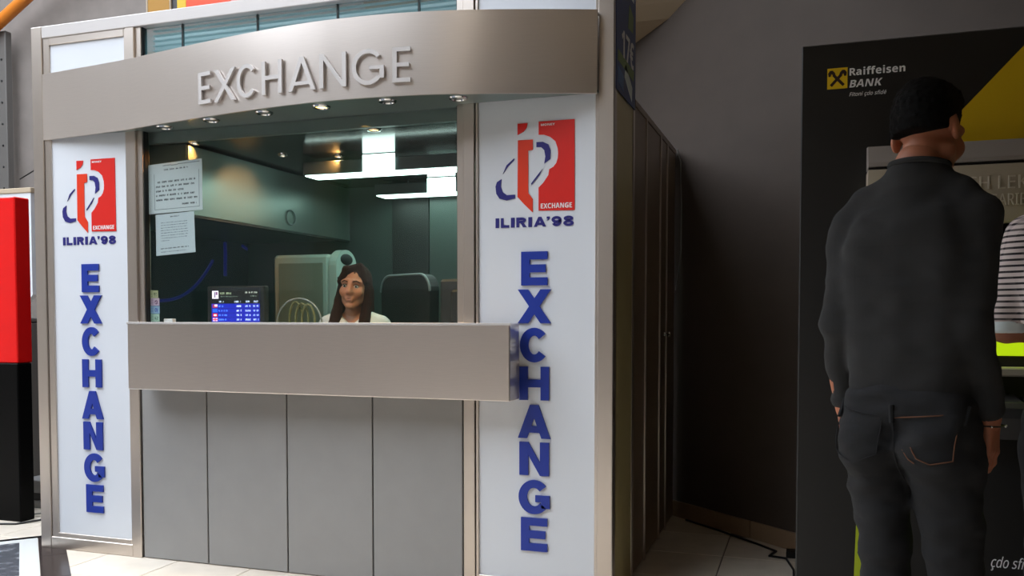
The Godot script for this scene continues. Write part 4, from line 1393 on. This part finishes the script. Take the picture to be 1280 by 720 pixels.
# ------------------------------------------------------------------ the bank's cash machine
func bank_machine() -> void:
	var zf := -3.05
	var b := thing("bank_surround", "black bank surround with a yellow wedge and white bank lettering, behind the man", "display board", Vector3(0.69, 0, zf))
	var O := Vector3(0.69, 0, zf)
	bx("board", Vector3(-0.031, 0.0, zf - 0.03) - O, Vector3(1.42, 2.076, zf) - O, M.black_board, b, 0.004)
	for x in [-0.029, 1.395]:
		bx("side_cheek", Vector3(x, 0.0, zf - 0.30) - O, Vector3(x + 0.022, 2.07, zf - 0.03) - O, M.black_board, b, 0.002)
	var mb := MB.new()
	mb.prism(poly([0.335, 1.719, 0.608, 2.017, 0.661, 2.074, 1.418, 2.074, 1.418, 1.719]), 0.0, 0.002, Transform3D(Basis(), Vector3(0, 0, zf) - O))
	obj("yellow_wedge", mb, M.bank_yellow, b)
	var sq := bx("logo_square", Vector3(0.0485, 1.9305, zf) - O, Vector3(0.1095, 1.9965, zf + 0.002) - O, M.bank_yellow, b, 0.0)
	for s in [-1.0, 1.0]:
		mb = MB.new()
		mb.prism(poly([s * -0.0225, -0.020, s * -0.0165, -0.0265, s * 0.0145, 0.0075, s * 0.0145, 0.0125, s * 0.0185, 0.0145, s * 0.0205, 0.006, s * 0.0265, 0.006, s * 0.0285, 0.017, s * 0.0225, 0.0250, s * 0.0145, 0.0255, s * 0.0075, 0.0180, s * 0.0055, 0.0105]), 0.0, 0.0012 + 0.0003 * s)
		obj("logo_gable", mb, M.bank_brown, sq, Vector3(0, 0.0, 0.001))
	put("lettering", words("Raiffeisen", 0.164, 0.0255, 0.002, true), M.print_white, b, Vector3(0.1155, 1.9685, zf) - O)
	put("lettering", words("BANK", 0.094, 0.0235, 0.002, true, 0.2), M.print_white, b, Vector3(0.1155, 1.9315, zf) - O)
	put("lettering", words("Fitoni çdo sfidë", 0.108, 0.0165, 0.001, false, 0.25), M.print_white, b, Vector3(0.115, 1.9000, zf) - O)
	put("lettering", words("çdo sfidë", 0.125, 0.046, 0.001, false, 0.2), M.print_white, b, Vector3(0.545, 0.407, zf) - O)
	mb = MB.new()
	mb.prism(poly([0.160, 0.705, 0.166, 0.66, 0.178, 0.60, 0.182, 0.50, 0.181, 0.40, 0.172, 0.30, 0.150, 0.30]), 0.0, 0.002, Transform3D(Basis(), Vector3(0, 0, zf) - O))
	obj("lime_stripe", mb, M.lime, b)
	mb = MB.new()
	mb.prism(poly([0.371, 0.535, 0.378, 0.53, 0.392, 0.49, 0.392, 0.463, 0.371, 0.463]), 0.0, 0.002, Transform3D(Basis(), Vector3(0, 0, zf) - O))
	obj("yellow_mark", mb, M.bank_yellow, b)
	# the machine
	var t := thing("cash_machine", "grey cash machine with a lit yellow-green screen, set in the black surround", "cash machine", Vector3(0.69, 0, zf))
	var side := Basis(Vector3(0, 0, 1), Vector3(0, 1, 0), Vector3(1, 0, 0))     # profile (z, y) run along x
	mb = MB.new()
	mb.prism(poly([0.002, 1.735, 0.08, 1.725, 0.105, 1.672, 0.105, 1.66, 0.002, 1.66]), 0.170 - O.x, 1.25 - O.x, Transform3D(side, Vector3.ZERO))
	obj("hood", mb, M.atm_grey, t)
	bx("hood_gap", Vector3(0.172, 1.650, zf + 0.002) - O, Vector3(1.245, 1.660, zf + 0.085) - O, M.atm_dark, t, 0.0)
	mb = MB.new()
	mb.prism(poly([0.002, 1.650, 0.104, 1.650, 0.096, 1.482, 0.002, 1.482]), 0.170 - O.x, 1.25 - O.x, Transform3D(side, Vector3.ZERO))
	var sg := obj("sign_face", mb, M.atm_sign, t)
	put("lettering", words("K CASH LEK", 0.262, 0.038, 0.003, false), M.atm_letter, sg, Vector3(0.345, 1.577, zf + 0.1015) - O)
	put("lettering", words("OGARIE", 0.122, 0.034, 0.003, false), M.atm_letter, sg, Vector3(0.480, 1.528, zf + 0.0995) - O)
	put("lettering", words("N", 0.019, 0.032, 0.003, false), M.atm_letter, sg, Vector3(0.500, 1.490, zf + 0.098) - O)
	bx("recess", Vector3(0.22, 1.02, zf + 0.001) - O, Vector3(1.22, 1.482, zf + 0.012) - O, M.black_gloss, t, 0.0)
	bx("recess_ledge", Vector3(0.22, 1.355, zf + 0.012) - O, Vector3(1.22, 1.43, zf + 0.05) - O, M.atm_dark, t, 0.006)
	bx("screen_bezel", Vector3(0.40, 1.045, zf + 0.012) - O, Vector3(0.93, 1.30, zf + 0.024) - O, M.black_matt, t, 0.003)
	var sc := bx("screen", Vector3(0.528, 1.078, zf + 0.024) - O, Vector3(0.90, 1.279, zf + 0.028) - O, M.atm_screen_glow, t, 0.0)
	var l := AreaLight3D.new()
	l.name = "screen_glow"
	l.area_size = Vector2(0.37, 0.20)
	l.light_color = Color(0.80, 0.92, 0.25)
	l.light_energy = 0.08
	l.area_range = 8.0
	l.area_attenuation = 2.0
	l.shadow_enabled = true
	t.add_child(l)
	l.position = sc.position + Vector3(0, 0, 0.006)
	l.rotation.y = PI
	bx("lower_rail", Vector3(0.40, 1.018, zf + 0.012) - O, Vector3(0.95, 1.045, zf + 0.09) - O, M.atm_grey, t, 0.005)
	mb = MB.new()
	mb.prism(poly([0.002, 0.96, 0.15, 0.945, 0.16, 0.93, 0.16, 0.90, 0.10, 0.83, 0.002, 0.82]), 0.46 - O.x, 0.60 - O.x, Transform3D(side, Vector3.ZERO))
	obj("receipt_tray", mb, M.atm_dark, t)
	mb = MB.new()
	mb.prism(poly([0.002, 0.955, 0.17, 0.925, 0.17, 0.90, 0.002, 0.84]), 0.62 - O.x, 0.95 - O.x, Transform3D(side, Vector3.ZERO))
	var kp := obj("keypad_shelf", mb, M.atm_dark, t)
	for i in 4:
		for j in 3:
			bx("key", Vector3(0.70 + i * 0.045, 0.932 - j * 0.008 + 0.004, zf + 0.065 + j * 0.035) - O, Vector3(0.735 + i * 0.045, 0.943 - j * 0.008 + 0.004, zf + 0.09 + j * 0.035) - O, M.atm_grey, kp, 0.002)
	# cord beside the machine
	mb = MB.new()
	mb.tube([Vector3(-0.03, 0.02, -3.30), Vector3(-0.05, 0.006, -4.3), Vector3(-0.09, 0.006, -4.50), Vector3(-0.17, 0.006, -4.52), Vector3(-0.14, 0.006, -4.62), Vector3(-0.24, 0.006, -4.74), Vector3(-0.45, 0.012, -4.94), Vector3(-0.66, 0.015, -5.13)], 0.006, 6)
	tag(obj("power_cord", mb, M.cable), "black power cord curling along the skirting tiles beside the bank surround", "cord")
	bx("adaptor", Vector3(-0.09, 0.0, -4.60), Vector3(-0.045, 0.03, -4.53), M.cable)
	tag(get_child(get_child_count() - 1), "small black plug adaptor on the floor by the power cord", "adaptor")
	mb = MB.new()
	mb.tube([Vector3(-0.735, 2.17, -5.20), Vector3(-0.720, 2.10, -5.235), Vector3(-0.715, 1.85, -5.245), Vector3(-0.716, 1.60, -5.245), Vector3(-0.728, 1.45, -5.235), Vector3(-0.742, 1.35, -5.22)], 0.004, 6)
	tag(obj("thin_cable", mb, M.cable_pale), "thin cable hanging down the corner where booth meets dark wall", "cable")

func small_bits() -> void:
	# poster round the upper side of the booth
	var t := thing("poster", "blue advertising poster high on the booth's side, with white figures and a green band", "poster", Vector3(-0.7485, 2.37, -3.745))
	var B := Basis(Vector3(0, 0, -1), Vector3.UP, Vector3(1, 0, 0))
	paint("poster_blue", Color(0.12, 0.22, 0.45), 0.4)
	paint("poster_green", Color(0.42, 0.52, 0.16), 0.4)
	paint("poster_sky", Color(0.20, 0.42, 0.66), 0.4)
	bx("field", Vector3(-0.001, -0.25, -0.205), Vector3(0.002, 0.255, 0.205), M.poster_blue, t, 0.0)
	for e in [["green_band", M.poster_green, [-0.18, -0.13, 0.16, -0.135, 0.17, -0.09, -0.18, -0.085]], ["green_leaf", M.poster_green, [0.03, 0.06, 0.14, 0.07, 0.15, 0.14, 0.06, 0.17]], ["sky_card", M.poster_sky, [-0.18, -0.215, -0.06, -0.235, -0.06, -0.165, -0.18, -0.15]], ["white_card", M.paper, [-0.04, -0.165, 0.12, -0.235, 0.13, -0.17, -0.03, -0.10]], ["white_line", M.paper, [-0.12, 0.20, 0.16, 0.205, 0.16, 0.225, -0.12, 0.22]]]:
		var mb := MB.new()
		mb.prism(poly(e[2]), 0.002, 0.0028, Transform3D(B, Vector3.ZERO))
		obj(e[0], mb, e[1], t)
	var w := put("lettering", words("17€", 0.26, 0.115, 0.001, true), M.print_white, t, Vector3(0.002, -0.09, 0.10))
	w.basis = B

# ------------------------------------------------------------------ people
func slim(bones: Array, by: float) -> Array:
	var r := []
	for b in bones:
		if not b[5]:
			r.append([b[0], b[1], maxf(b[2] - by, 0.006), maxf(b[3] - by, 0.006), b[4], false])
	return r

func face_parts(t: Node3D, ht: Transform3D, s: float, brow: Material) -> void:
	for x in [-1.0, 1.0]:
		var mb := MB.new()
		mb.ball(Vector3(x * 0.032, 0.006, 0.0755) * s, Vector3(0.0135, 0.0085, 0.0115) * s, 8, ht)
		var e := obj("eye", mb, M.eye_white, t)
		mb = MB.new()
		mb.ball(Vector3(x * 0.032, 0.0055, 0.0845) * s, Vector3(0.0062, 0.0066, 0.0035) * s, 8, ht)
		obj("iris", mb, M.iris, e)
		mb = MB.new()
		mb.tube([ht * (Vector3(x * 0.018, 0.0125, 0.0855) * s), ht * (Vector3(x * 0.033, 0.0165, 0.0865) * s), ht * (Vector3(x * 0.047, 0.0095, 0.0775) * s)], 0.0022 * s, 6)
		obj("lash", mb, M.iris, e)
		mb = MB.new()
		mb.tube([ht * (Vector3(x * 0.014, 0.030, 0.0945) * s), ht * (Vector3(x * 0.034, 0.036, 0.0875) * s), ht * (Vector3(x * 0.052, 0.028, 0.0725) * s)], 0.0032 * s, 6)
		obj("eyebrow", mb, brow, t)
	var mb := MB.new()
	mb.ball(Vector3(0, -0.0605, 0.0830) * s, Vector3(0.017, 0.0046, 0.0065) * s, 8, ht)
	mb.ball(Vector3(0, -0.0700, 0.0820) * s, Vector3(0.0145, 0.0055, 0.0070) * s, 8, ht)
	obj("lips", mb, M.lip, t)

func add_mb(to: MB, from: MB, t: Transform3D) -> void:
	for i in from.v.size():
		to.v.append(t * from.v[i])
		to.n.append(t.basis * from.n[i])
		to.uv.append(Vector2.ZERO)

func shoe(t: Node3D, heel: Vector3, toe: Vector3) -> void:
	var mb := MB.new()
	flesh(mb, [bone(heel + Vector3(0, 0.045, 0), toe + Vector3(0, 0.034, 0), 0.042, 0.036), bone(heel + Vector3(0, 0.08, 0), heel.lerp(toe, 0.35) + Vector3(0, 0.06, 0), 0.042, 0.04)], 0.009, 0.02, 0.0, Vector3.ONE, 5)
	obj("shoe", mb, M.shoe_black, t)

func man() -> void:
	var t := thing("person", "man in a charcoal sweater and dark jeans, back turned, at the cash machine", "person", Vector3(0.247, 0, -2.408), deg_to_rad(-28))
	t.scale = Vector3.ONE * 0.985
	var sw := []
	for x in [-1.0, 1.0]:
		sw.append(bone(Vector3(x * 0.066, 1.05, 0.005), Vector3(x * 0.078, 1.34, 0.01), 0.086, 0.100, Vector3(1, 1, 0.98)))
		sw.append(bone(Vector3(x * 0.05, 1.500, 0.012), Vector3(x * 0.140, 1.462, 0.006), 0.056, 0.056))
		sw.append(bone(Vector3(0, 1.560, 0.014), Vector3(x * 0.115, 1.510, 0.01), 0.048, 0.042))
		sw.append(blob(Vector3(x * 0.068, 1.40, 0.052), Vector3(0.078, 0.10, 0.060)))
		sw.append(bone(Vector3(x * (0.152 if x > 0 else 0.164), 1.448, 0.004), Vector3(x * (0.150 if x > 0 else 0.180), 1.20, 0.025), 0.056, 0.046))
		sw.append(bone(Vector3(x * (0.150 if x > 0 else 0.180), 1.20, 0.025), Vector3(x * (0.172 if x > 0 else 0.196), 0.995, -0.04), 0.046, 0.036))
	sw.append(bone(Vector3(0, 1.05, 0.0), Vector3(0, 1.42, 0.012), 0.100, 0.108))
	sw.append(bone(Vector3(0.008, 1.53, 0.016), Vector3(0.016, 1.598, 0.014), 0.080, 0.067))
	var mb := MB.new()
	flesh(mb, sw, 0.010, 0.024, 0.008, Vector3(6, 13, 6), 1)
	var swm := obj("sweater", mb, M.knit, t)
	var hp := []
	mb = MB.new()
	for i in 28:
		var a := TAU * i / 28
		var p := Vector3(cos(a) * 0.0675, 0, sin(a) * 0.0675)
		hp.append(Vector3(0.0155, 1.592 + p.z * 0.12, 0.014) + p)
	mb.tube(hp, 0.007, 8, true)
	obj("collar", mb, M.knit, swm)
	# jeans
	var je := []
	for x in [-1.0, 1.0]:
		je.append(blob(Vector3(x * 0.068, 0.955, 0.0), Vector3(0.098, 0.12, 0.105)))
		je.append(blob(Vector3(x * 0.078, 0.895, 0.045), Vector3(0.088, 0.10, 0.085)))
		var kx := -0.058 if x < 0 else 0.106
		je.append(bone(Vector3(-0.080 if x < 0 else 0.090, 0.86, 0.005), Vector3(kx, 0.50, -0.012 if x < 0 else -0.03), 0.080 if x < 0 else 0.090, 0.059))
		je.append(bone(Vector3(kx, 0.50, -0.012 if x < 0 else -0.03), Vector3(kx + x * 0.005, 0.09, 0.02), 0.058, 0.052))
	je.append(blob(Vector3(0, 1.0, 0.004), Vector3(0.135, 0.09, 0.108)))
	var mj := MB.new()
	flesh(mj, je, 0.011, 0.03, 0.010, Vector3(7, 15, 7), 2)
	var jm := obj("jeans", mj, M.denim, t)
	# stitched pockets and belt loop, laid on the cloth
	var stitch := [[[0.024, 0.968], [0.165, 0.985]], [[0.165, 0.985], [0.160, 0.875]], [[0.070, 0.902], [0.085, 0.876], [0.115, 0.864], [0.160, 0.875]], [[0.045, 0.895], [0.062, 0.872], [0.078, 0.862]], [[-0.024, 0.968], [-0.165, 0.985]], [[-0.165, 0.985], [-0.158, 0.868], [-0.092, 0.846]], [[-0.024, 0.968], [-0.035, 0.873], [-0.092, 0.846]], [[0.0, 1.0], [0.002, 0.80]]]
	for s in stitch:
		var path := []
		for i in s.size() - 1:
			for j in 7:
				if j == 6 and i < s.size() - 2:
					continue
				var q := Vector2(s[i][0], s[i][1]).lerp(Vector2(s[i + 1][0], s[i + 1][1]), j / 6.0) - Vector2(0.018 if s[0][0] > 0.01 else 0.0, 0)
				path.append(on_back(q, je, 0.03, 0.0035))
		mb = MB.new()
		mb.tube(path, 0.0017, 5)
		obj("stitching", mb, M.thread if s[0][0] > 0.01 else M.denim, jm)
	for x in [0.0, 0.155, -0.155]:
		mb = MB.new()
		mb.tube([on_back(Vector2(x, 1.0), je, 0.03, 0.006), on_back(Vector2(x, 0.955), je, 0.03, 0.007)], 0.006, 6)
		obj("belt_loop", mb, M.denim, jm)
	for x in [-1.0, 1.0]:
		shoe(t, Vector3(-0.073 if x < 0 else 0.103, 0, 0.035), Vector3(-0.09 if x < 0 else 0.12, 0, -0.16))
	# body
	var body := MB.new()
	var under := slim(sw, 0.016)
	under.append_array(slim(je, 0.016))
	under.append(bone(Vector3(0, 1.45, 0), Vector3(0.01, 1.60, 0.008), 0.052, 0.046))
	flesh(body, under, 0.016, 0.03)
	var ht := Transform3D(Basis(Vector3.UP, PI + deg_to_rad(-8)) * Basis(Vector3.RIGHT, deg_to_rad(16)) * Basis(Vector3.BACK, deg_to_rad(-5)), Vector3(0.018, 1.672, -0.035))
	var hd := MB.new()
	flesh(hd, head_bones(0.96, false), 0.004, 0.016)
	add_mb(body, hd, ht)
	for x in [-1.0, 1.0]:
		var w := Vector3(x * (0.172 if x > 0 else 0.198), 0.985, -0.043)
		hd = MB.new()
		var hb := hand_bones(w + Vector3(0, -0.012, -0.004), Vector3(x * -0.05, -0.97, -0.22).normalized(), Vector3(0, -0.22, -0.97), Vector3(-x, 0, 0), 0.34)
		hb.append(bone(w + Vector3(0, 0.06, 0.02), w + Vector3(0, -0.02, -0.005), 0.030, 0.025))
		flesh(hd, hb, 0.004, 0.008)
		add_mb(body, hd, Transform3D())
	obj("body", body, M.skin_man, t)
	face_parts(t, ht, 0.96, M.hair_black)
	mb = MB.new()
	flesh(mb, [blob(Vector3(0, 0.050, -0.022), Vector3(0.0755, 0.094, 0.096)), blob(Vector3(0, 0.105, 0.025), Vector3(0.062, 0.040, 0.062)), blob(Vector3(0, 0.0, -0.065), Vector3(0.060, 0.060, 0.045))], 0.005, 0.02, 0.004, Vector3(80, 60, 80), 3)
	var hm := obj("hair", mb, M.hair_black, t)
	hm.transform = ht
	# studded wristband on the right hand
	mb = MB.new()
	hp = []
	var studs := MB.new()
	for i in 16:
		var a := TAU * i / 16
		var p := Vector3(0.172 + cos(a) * 0.031, 0.950, -0.052 + sin(a) * 0.033)
		hp.append(p)
		if i % 3 == 0:
			studs.ball(p + Vector3(cos(a), 0, sin(a)) * 0.002, Vector3(0.003, 0.003, 0.003), 6)
	mb.tube(hp, 0.002, 5, true)
	var br := obj("wristband", mb, M.chair_black, t)
	obj("studs", studs, M.chrome, br).set_meta("kind", "stuff")

func on_back(q: Vector2, bones: Array, k: float, lift: float) -> Vector3:
	var z := 0.25
	while z > -0.2 and field_at(Vector3(q.x, q.y, z), bones, k) > 0.0:
		z -= 0.003
	return Vector3(q.x, q.y, z + lift)

func second_person() -> void:
	var t := thing("person", "person in a striped short-sleeved top, only an arm showing at the right edge", "person", Vector3(0.712, 0, -2.67), deg_to_rad(-30))
	var tee := []
	for x in [-1.0, 1.0]:
		tee.append(bone(Vector3(x * 0.06, 0.98, 0), Vector3(x * 0.075, 1.28, 0.005), 0.085, 0.098))
		tee.append(bone(Vector3(x * 0.04, 1.445, 0.005), Vector3(x * 0.13, 1.42, 0.0), 0.055, 0.058))
	tee.append(bone(Vector3(0, 0.98, 0), Vector3(0, 1.36, 0.0), 0.10, 0.105))
	tee.append(bone(Vector3(-0.165, 1.41, 0.0), Vector3(-0.213, 1.19, 0.008), 0.062, 0.057))
	tee.append(bone(Vector3(0.165, 1.41, 0.0), Vector3(0.20, 1.20, 0.02), 0.060, 0.056))
	var mb := MB.new()
	flesh(mb, tee, 0.010, 0.04, 0.005, Vector3(9, 9, 9), 4)
	var top := obj("striped_top", mb, M.stripes, t)
	mb = MB.new()
	flesh(mb, [bone(Vector3(-0.208, 1.21, 0.007), Vector3(-0.216, 1.155, 0.008), 0.059, 0.056)], 0.008, 0.02, 0.0, Vector3.ONE, 6)
	obj("cuff", mb, M.paper, top)
	mb = MB.new()
	flesh(mb, [bone(Vector3(0.196, 1.205, 0.018), Vector3(0.204, 1.15, 0.021), 0.058, 0.055)], 0.008, 0.02, 0.0, Vector3.ONE, 6)
	obj("cuff", mb, M.paper, top)
	var je := []
	for x in [-1.0, 1.0]:
		je.append(blob(Vector3(x * 0.07, 0.92, 0.005), Vector3(0.095, 0.11, 0.105)))
		je.append(bone(Vector3(x * 0.085, 0.84, 0.0), Vector3(x * 0.088, 0.48, -0.01), 0.088, 0.062))
		je.append(bone(Vector3(x * 0.088, 0.48, -0.01), Vector3(x * 0.09, 0.09, 0.02), 0.061, 0.052))
	mb = MB.new()
	flesh(mb, je, 0.013, 0.03, 0.006, Vector3(8, 14, 8), 2)
	obj("trousers", mb, M.denim, t)
	for x in [-1.0, 1.0]:
		shoe(t, Vector3(x * 0.09, 0, 0.035), Vector3(x * 0.105, 0, -0.15))
	var body := MB.new()
	var under := slim(tee, 0.014)
	under.append_array(slim(je, 0.014))
	under.append(bone(Vector3(0, 1.40, 0), Vector3(0, 1.53, -0.005), 0.055, 0.048))
	under.append(bone(Vector3(-0.208, 1.25, 0.006), Vector3(-0.214, 1.170, 0.006), 0.042, 0.040))
	under.append(bone(Vector3(-0.214, 1.170, 0.006), Vector3(-0.125, 1.145, -0.17), 0.043, 0.030))
	under.append(bone(Vector3(0.199, 1.23, 0.02), Vector3(0.208, 1.15, 0.02), 0.044, 0.043))
	under.append(bone(Vector3(0.208, 1.15, 0.02), Vector3(0.15, 1.05, -0.19), 0.042, 0.029))
	flesh(body, under, 0.012, 0.025)
	var ht := Transform3D(Basis(Vector3.UP, PI) * Basis(Vector3.RIGHT, deg_to_rad(14)), Vector3(0, 1.60, -0.02))
	var hd := MB.new()
	flesh(hd, head_bones(0.93, true), 0.005, 0.016)
	add_mb(body, hd, ht)
	for e in [[-1.0, Vector3(-0.125, 1.145, -0.17), Vector3(0.32, -0.10, -0.94)], [1.0, Vector3(0.15, 1.05, -0.19), Vector3(-0.20, -0.20, -0.96)]]:
		hd = MB.new()
		var d: Vector3 = e[2].normalized()
		var palm := Vector3(0, -1, 0)
		palm = (palm - d * palm.dot(d)).normalized()
		flesh(hd, hand_bones(e[1], d, d.cross(palm).normalized() * -e[0], palm, 0.3, 0.92), 0.004, 0.008)
		add_mb(body, hd, Transform3D())
	obj("body", body, M.skin_arm, t)
	face_parts(t, ht, 0.93, M.hair_brown)
	mb = MB.new()
	flesh(mb, [blob(Vector3(0, 0.045, -0.025), Vector3(0.085, 0.095, 0.10)), blob(Vector3(0, -0.03, -0.07), Vector3(0.075, 0.10, 0.05))], 0.006, 0.02, 0.005, Vector3(50, 40, 50), 3)
	obj("hair", mb, M.hair_brown, t).transform = ht

func teller() -> void:
	var t := thing("person", "woman with long dark brown hair and a white shirt, sitting behind the booth glass", "person", Vector3(-2.222, 0, -4.05), deg_to_rad(12))
	var sh := []
	for x in [-1.0, 1.0]:
		sh.append(bone(Vector3(x * 0.055, 0.92, 0), Vector3(x * 0.07, 1.12, 0), 0.082, 0.086))
		sh.append(bone(Vector3(x * 0.04, 1.195, -0.005), Vector3(x * 0.128, 1.155, -0.005), 0.038, 0.046))
		sh.append(blob(Vector3(x * 0.065, 1.06, 0.075), Vector3(0.06, 0.06, 0.045)))
		sh.append(bone(Vector3(x * 0.145, 1.145, -0.005), Vector3(x * 0.18, 0.95, 0.02), 0.046, 0.041))
		sh.append(bone(Vector3(x * 0.18, 0.95, 0.02), Vector3(x * 0.085, 1.045, 0.13), 0.041, 0.034))
	sh.append(bone(Vector3(0, 0.72, 0), Vector3(0, 1.10, 0), 0.115, 0.09))
	sh.append(bone(Vector3(0, 1.19, -0.012), Vector3(0, 1.225, -0.016), 0.054, 0.052))
	var mb := MB.new()
	flesh(mb, sh, 0.011, 0.035, 0.005, Vector3(10, 10, 10), 7)
	obj("shirt", mb, M.shirt_white, t)
	var tr := []
	for x in [-1.0, 1.0]:
		tr.append(blob(Vector3(x * 0.075, 0.70, -0.01), Vector3(0.10, 0.10, 0.12)))
		tr.append(bone(Vector3(x * 0.085, 0.675, 0.03), Vector3(x * 0.095, 0.66, 0.36), 0.085, 0.060))
		tr.append(bone(Vector3(x * 0.095, 0.66, 0.36), Vector3(x * 0.09, 0.28, 0.26), 0.058, 0.045))
	mb = MB.new()
	flesh(mb, tr, 0.014, 0.03)
	obj("trousers", mb, M.denim, t)
	for x in [-1.0, 1.0]:
		mb = MB.new()
		flesh(mb, [bone(Vector3(x * 0.09, 0.235, 0.23), Vector3(x * 0.09, 0.24, 0.38), 0.038, 0.032)], 0.010, 0.02)
		obj("shoe", mb, M.shoe_black, t)
	var body := MB.new()
	var under := slim(sh, 0.012)
	under.append_array(slim(tr, 0.012))
	under.append(bone(Vector3(0, 1.12, -0.01), Vector3(0, 1.26, -0.02), 0.05, 0.045))
	flesh(body, under, 0.015, 0.025)
	var ht := Transform3D(Basis(Vector3.RIGHT, deg_to_rad(-4)) * Basis(Vector3.BACK, deg_to_rad(-4)), Vector3(0.006, 1.338, 0.012))
	var s := 0.93
	var hd := MB.new()
	flesh(hd, head_bones(s, true), 0.0035, 0.014)
	add_mb(body, hd, ht)
	for x in [-1.0, 1.0]:
		hd = MB.new()
		var w := Vector3(x * 0.085, 1.043, 0.13)
		var d := Vector3(x * -0.35, -0.12, 0.88).normalized()
		var palm := Vector3(0, -1, 0)
		palm = (palm - d * palm.dot(d)).normalized()
		var hb := hand_bones(w + d * 0.012, d, d.cross(palm).normalized() * x, palm, 0.22, 0.9)
		hb.append(bone(w - d * 0.04, w + d * 0.02, 0.026, 0.022))
		flesh(hd, hb, 0.004, 0.008)
		add_mb(body, hd, Transform3D())
	obj("body", body, M.skin_woman, t)
	face_parts(t, ht, s, M.hair_brown)
	var hr := [blob(Vector3(0, 0.044, -0.028), Vector3(0.079, 0.088, 0.092))]
	for x in [-1.0, 1.0]:
		hr.append(bone(Vector3(x * 0.062, 0.05, -0.005), Vector3(x * 0.074, -0.07, 0.006), 0.022, 0.024))
		hr.append(bone(Vector3(x * 0.074, -0.07, 0.006), Vector3(x * 0.080, -0.25, 0.060), 0.024, 0.036))
		hr.append(bone(Vector3(x * 0.045, 0.0, -0.06), Vector3(x * 0.065, -0.24, -0.05), 0.040, 0.045))
	# fringe swept across from a side parting
	hr.append(bone(Vector3(0.028, 0.117, 0.035), Vector3(-0.034, 0.092, 0.062), 0.014, 0.016))
	hr.append(bone(Vector3(-0.034, 0.092, 0.062), Vector3(-0.064, 0.030, 0.052), 0.016, 0.014))
	hr.append(bone(Vector3(0.034, 0.114, 0.034), Vector3(0.066, 0.040, 0.035), 0.013, 0.012))
	hr.append(blob(Vector3(0.010, -0.030, 0.100), Vector3(0.057, 0.102, 0.078), true))
	mb = MB.new()
	flesh(mb, hr, 0.0045, 0.014, 0.0035, Vector3(90, 16, 90))
	var hm := obj("hair", mb, M.hair_brown, t)
	hm.transform = ht
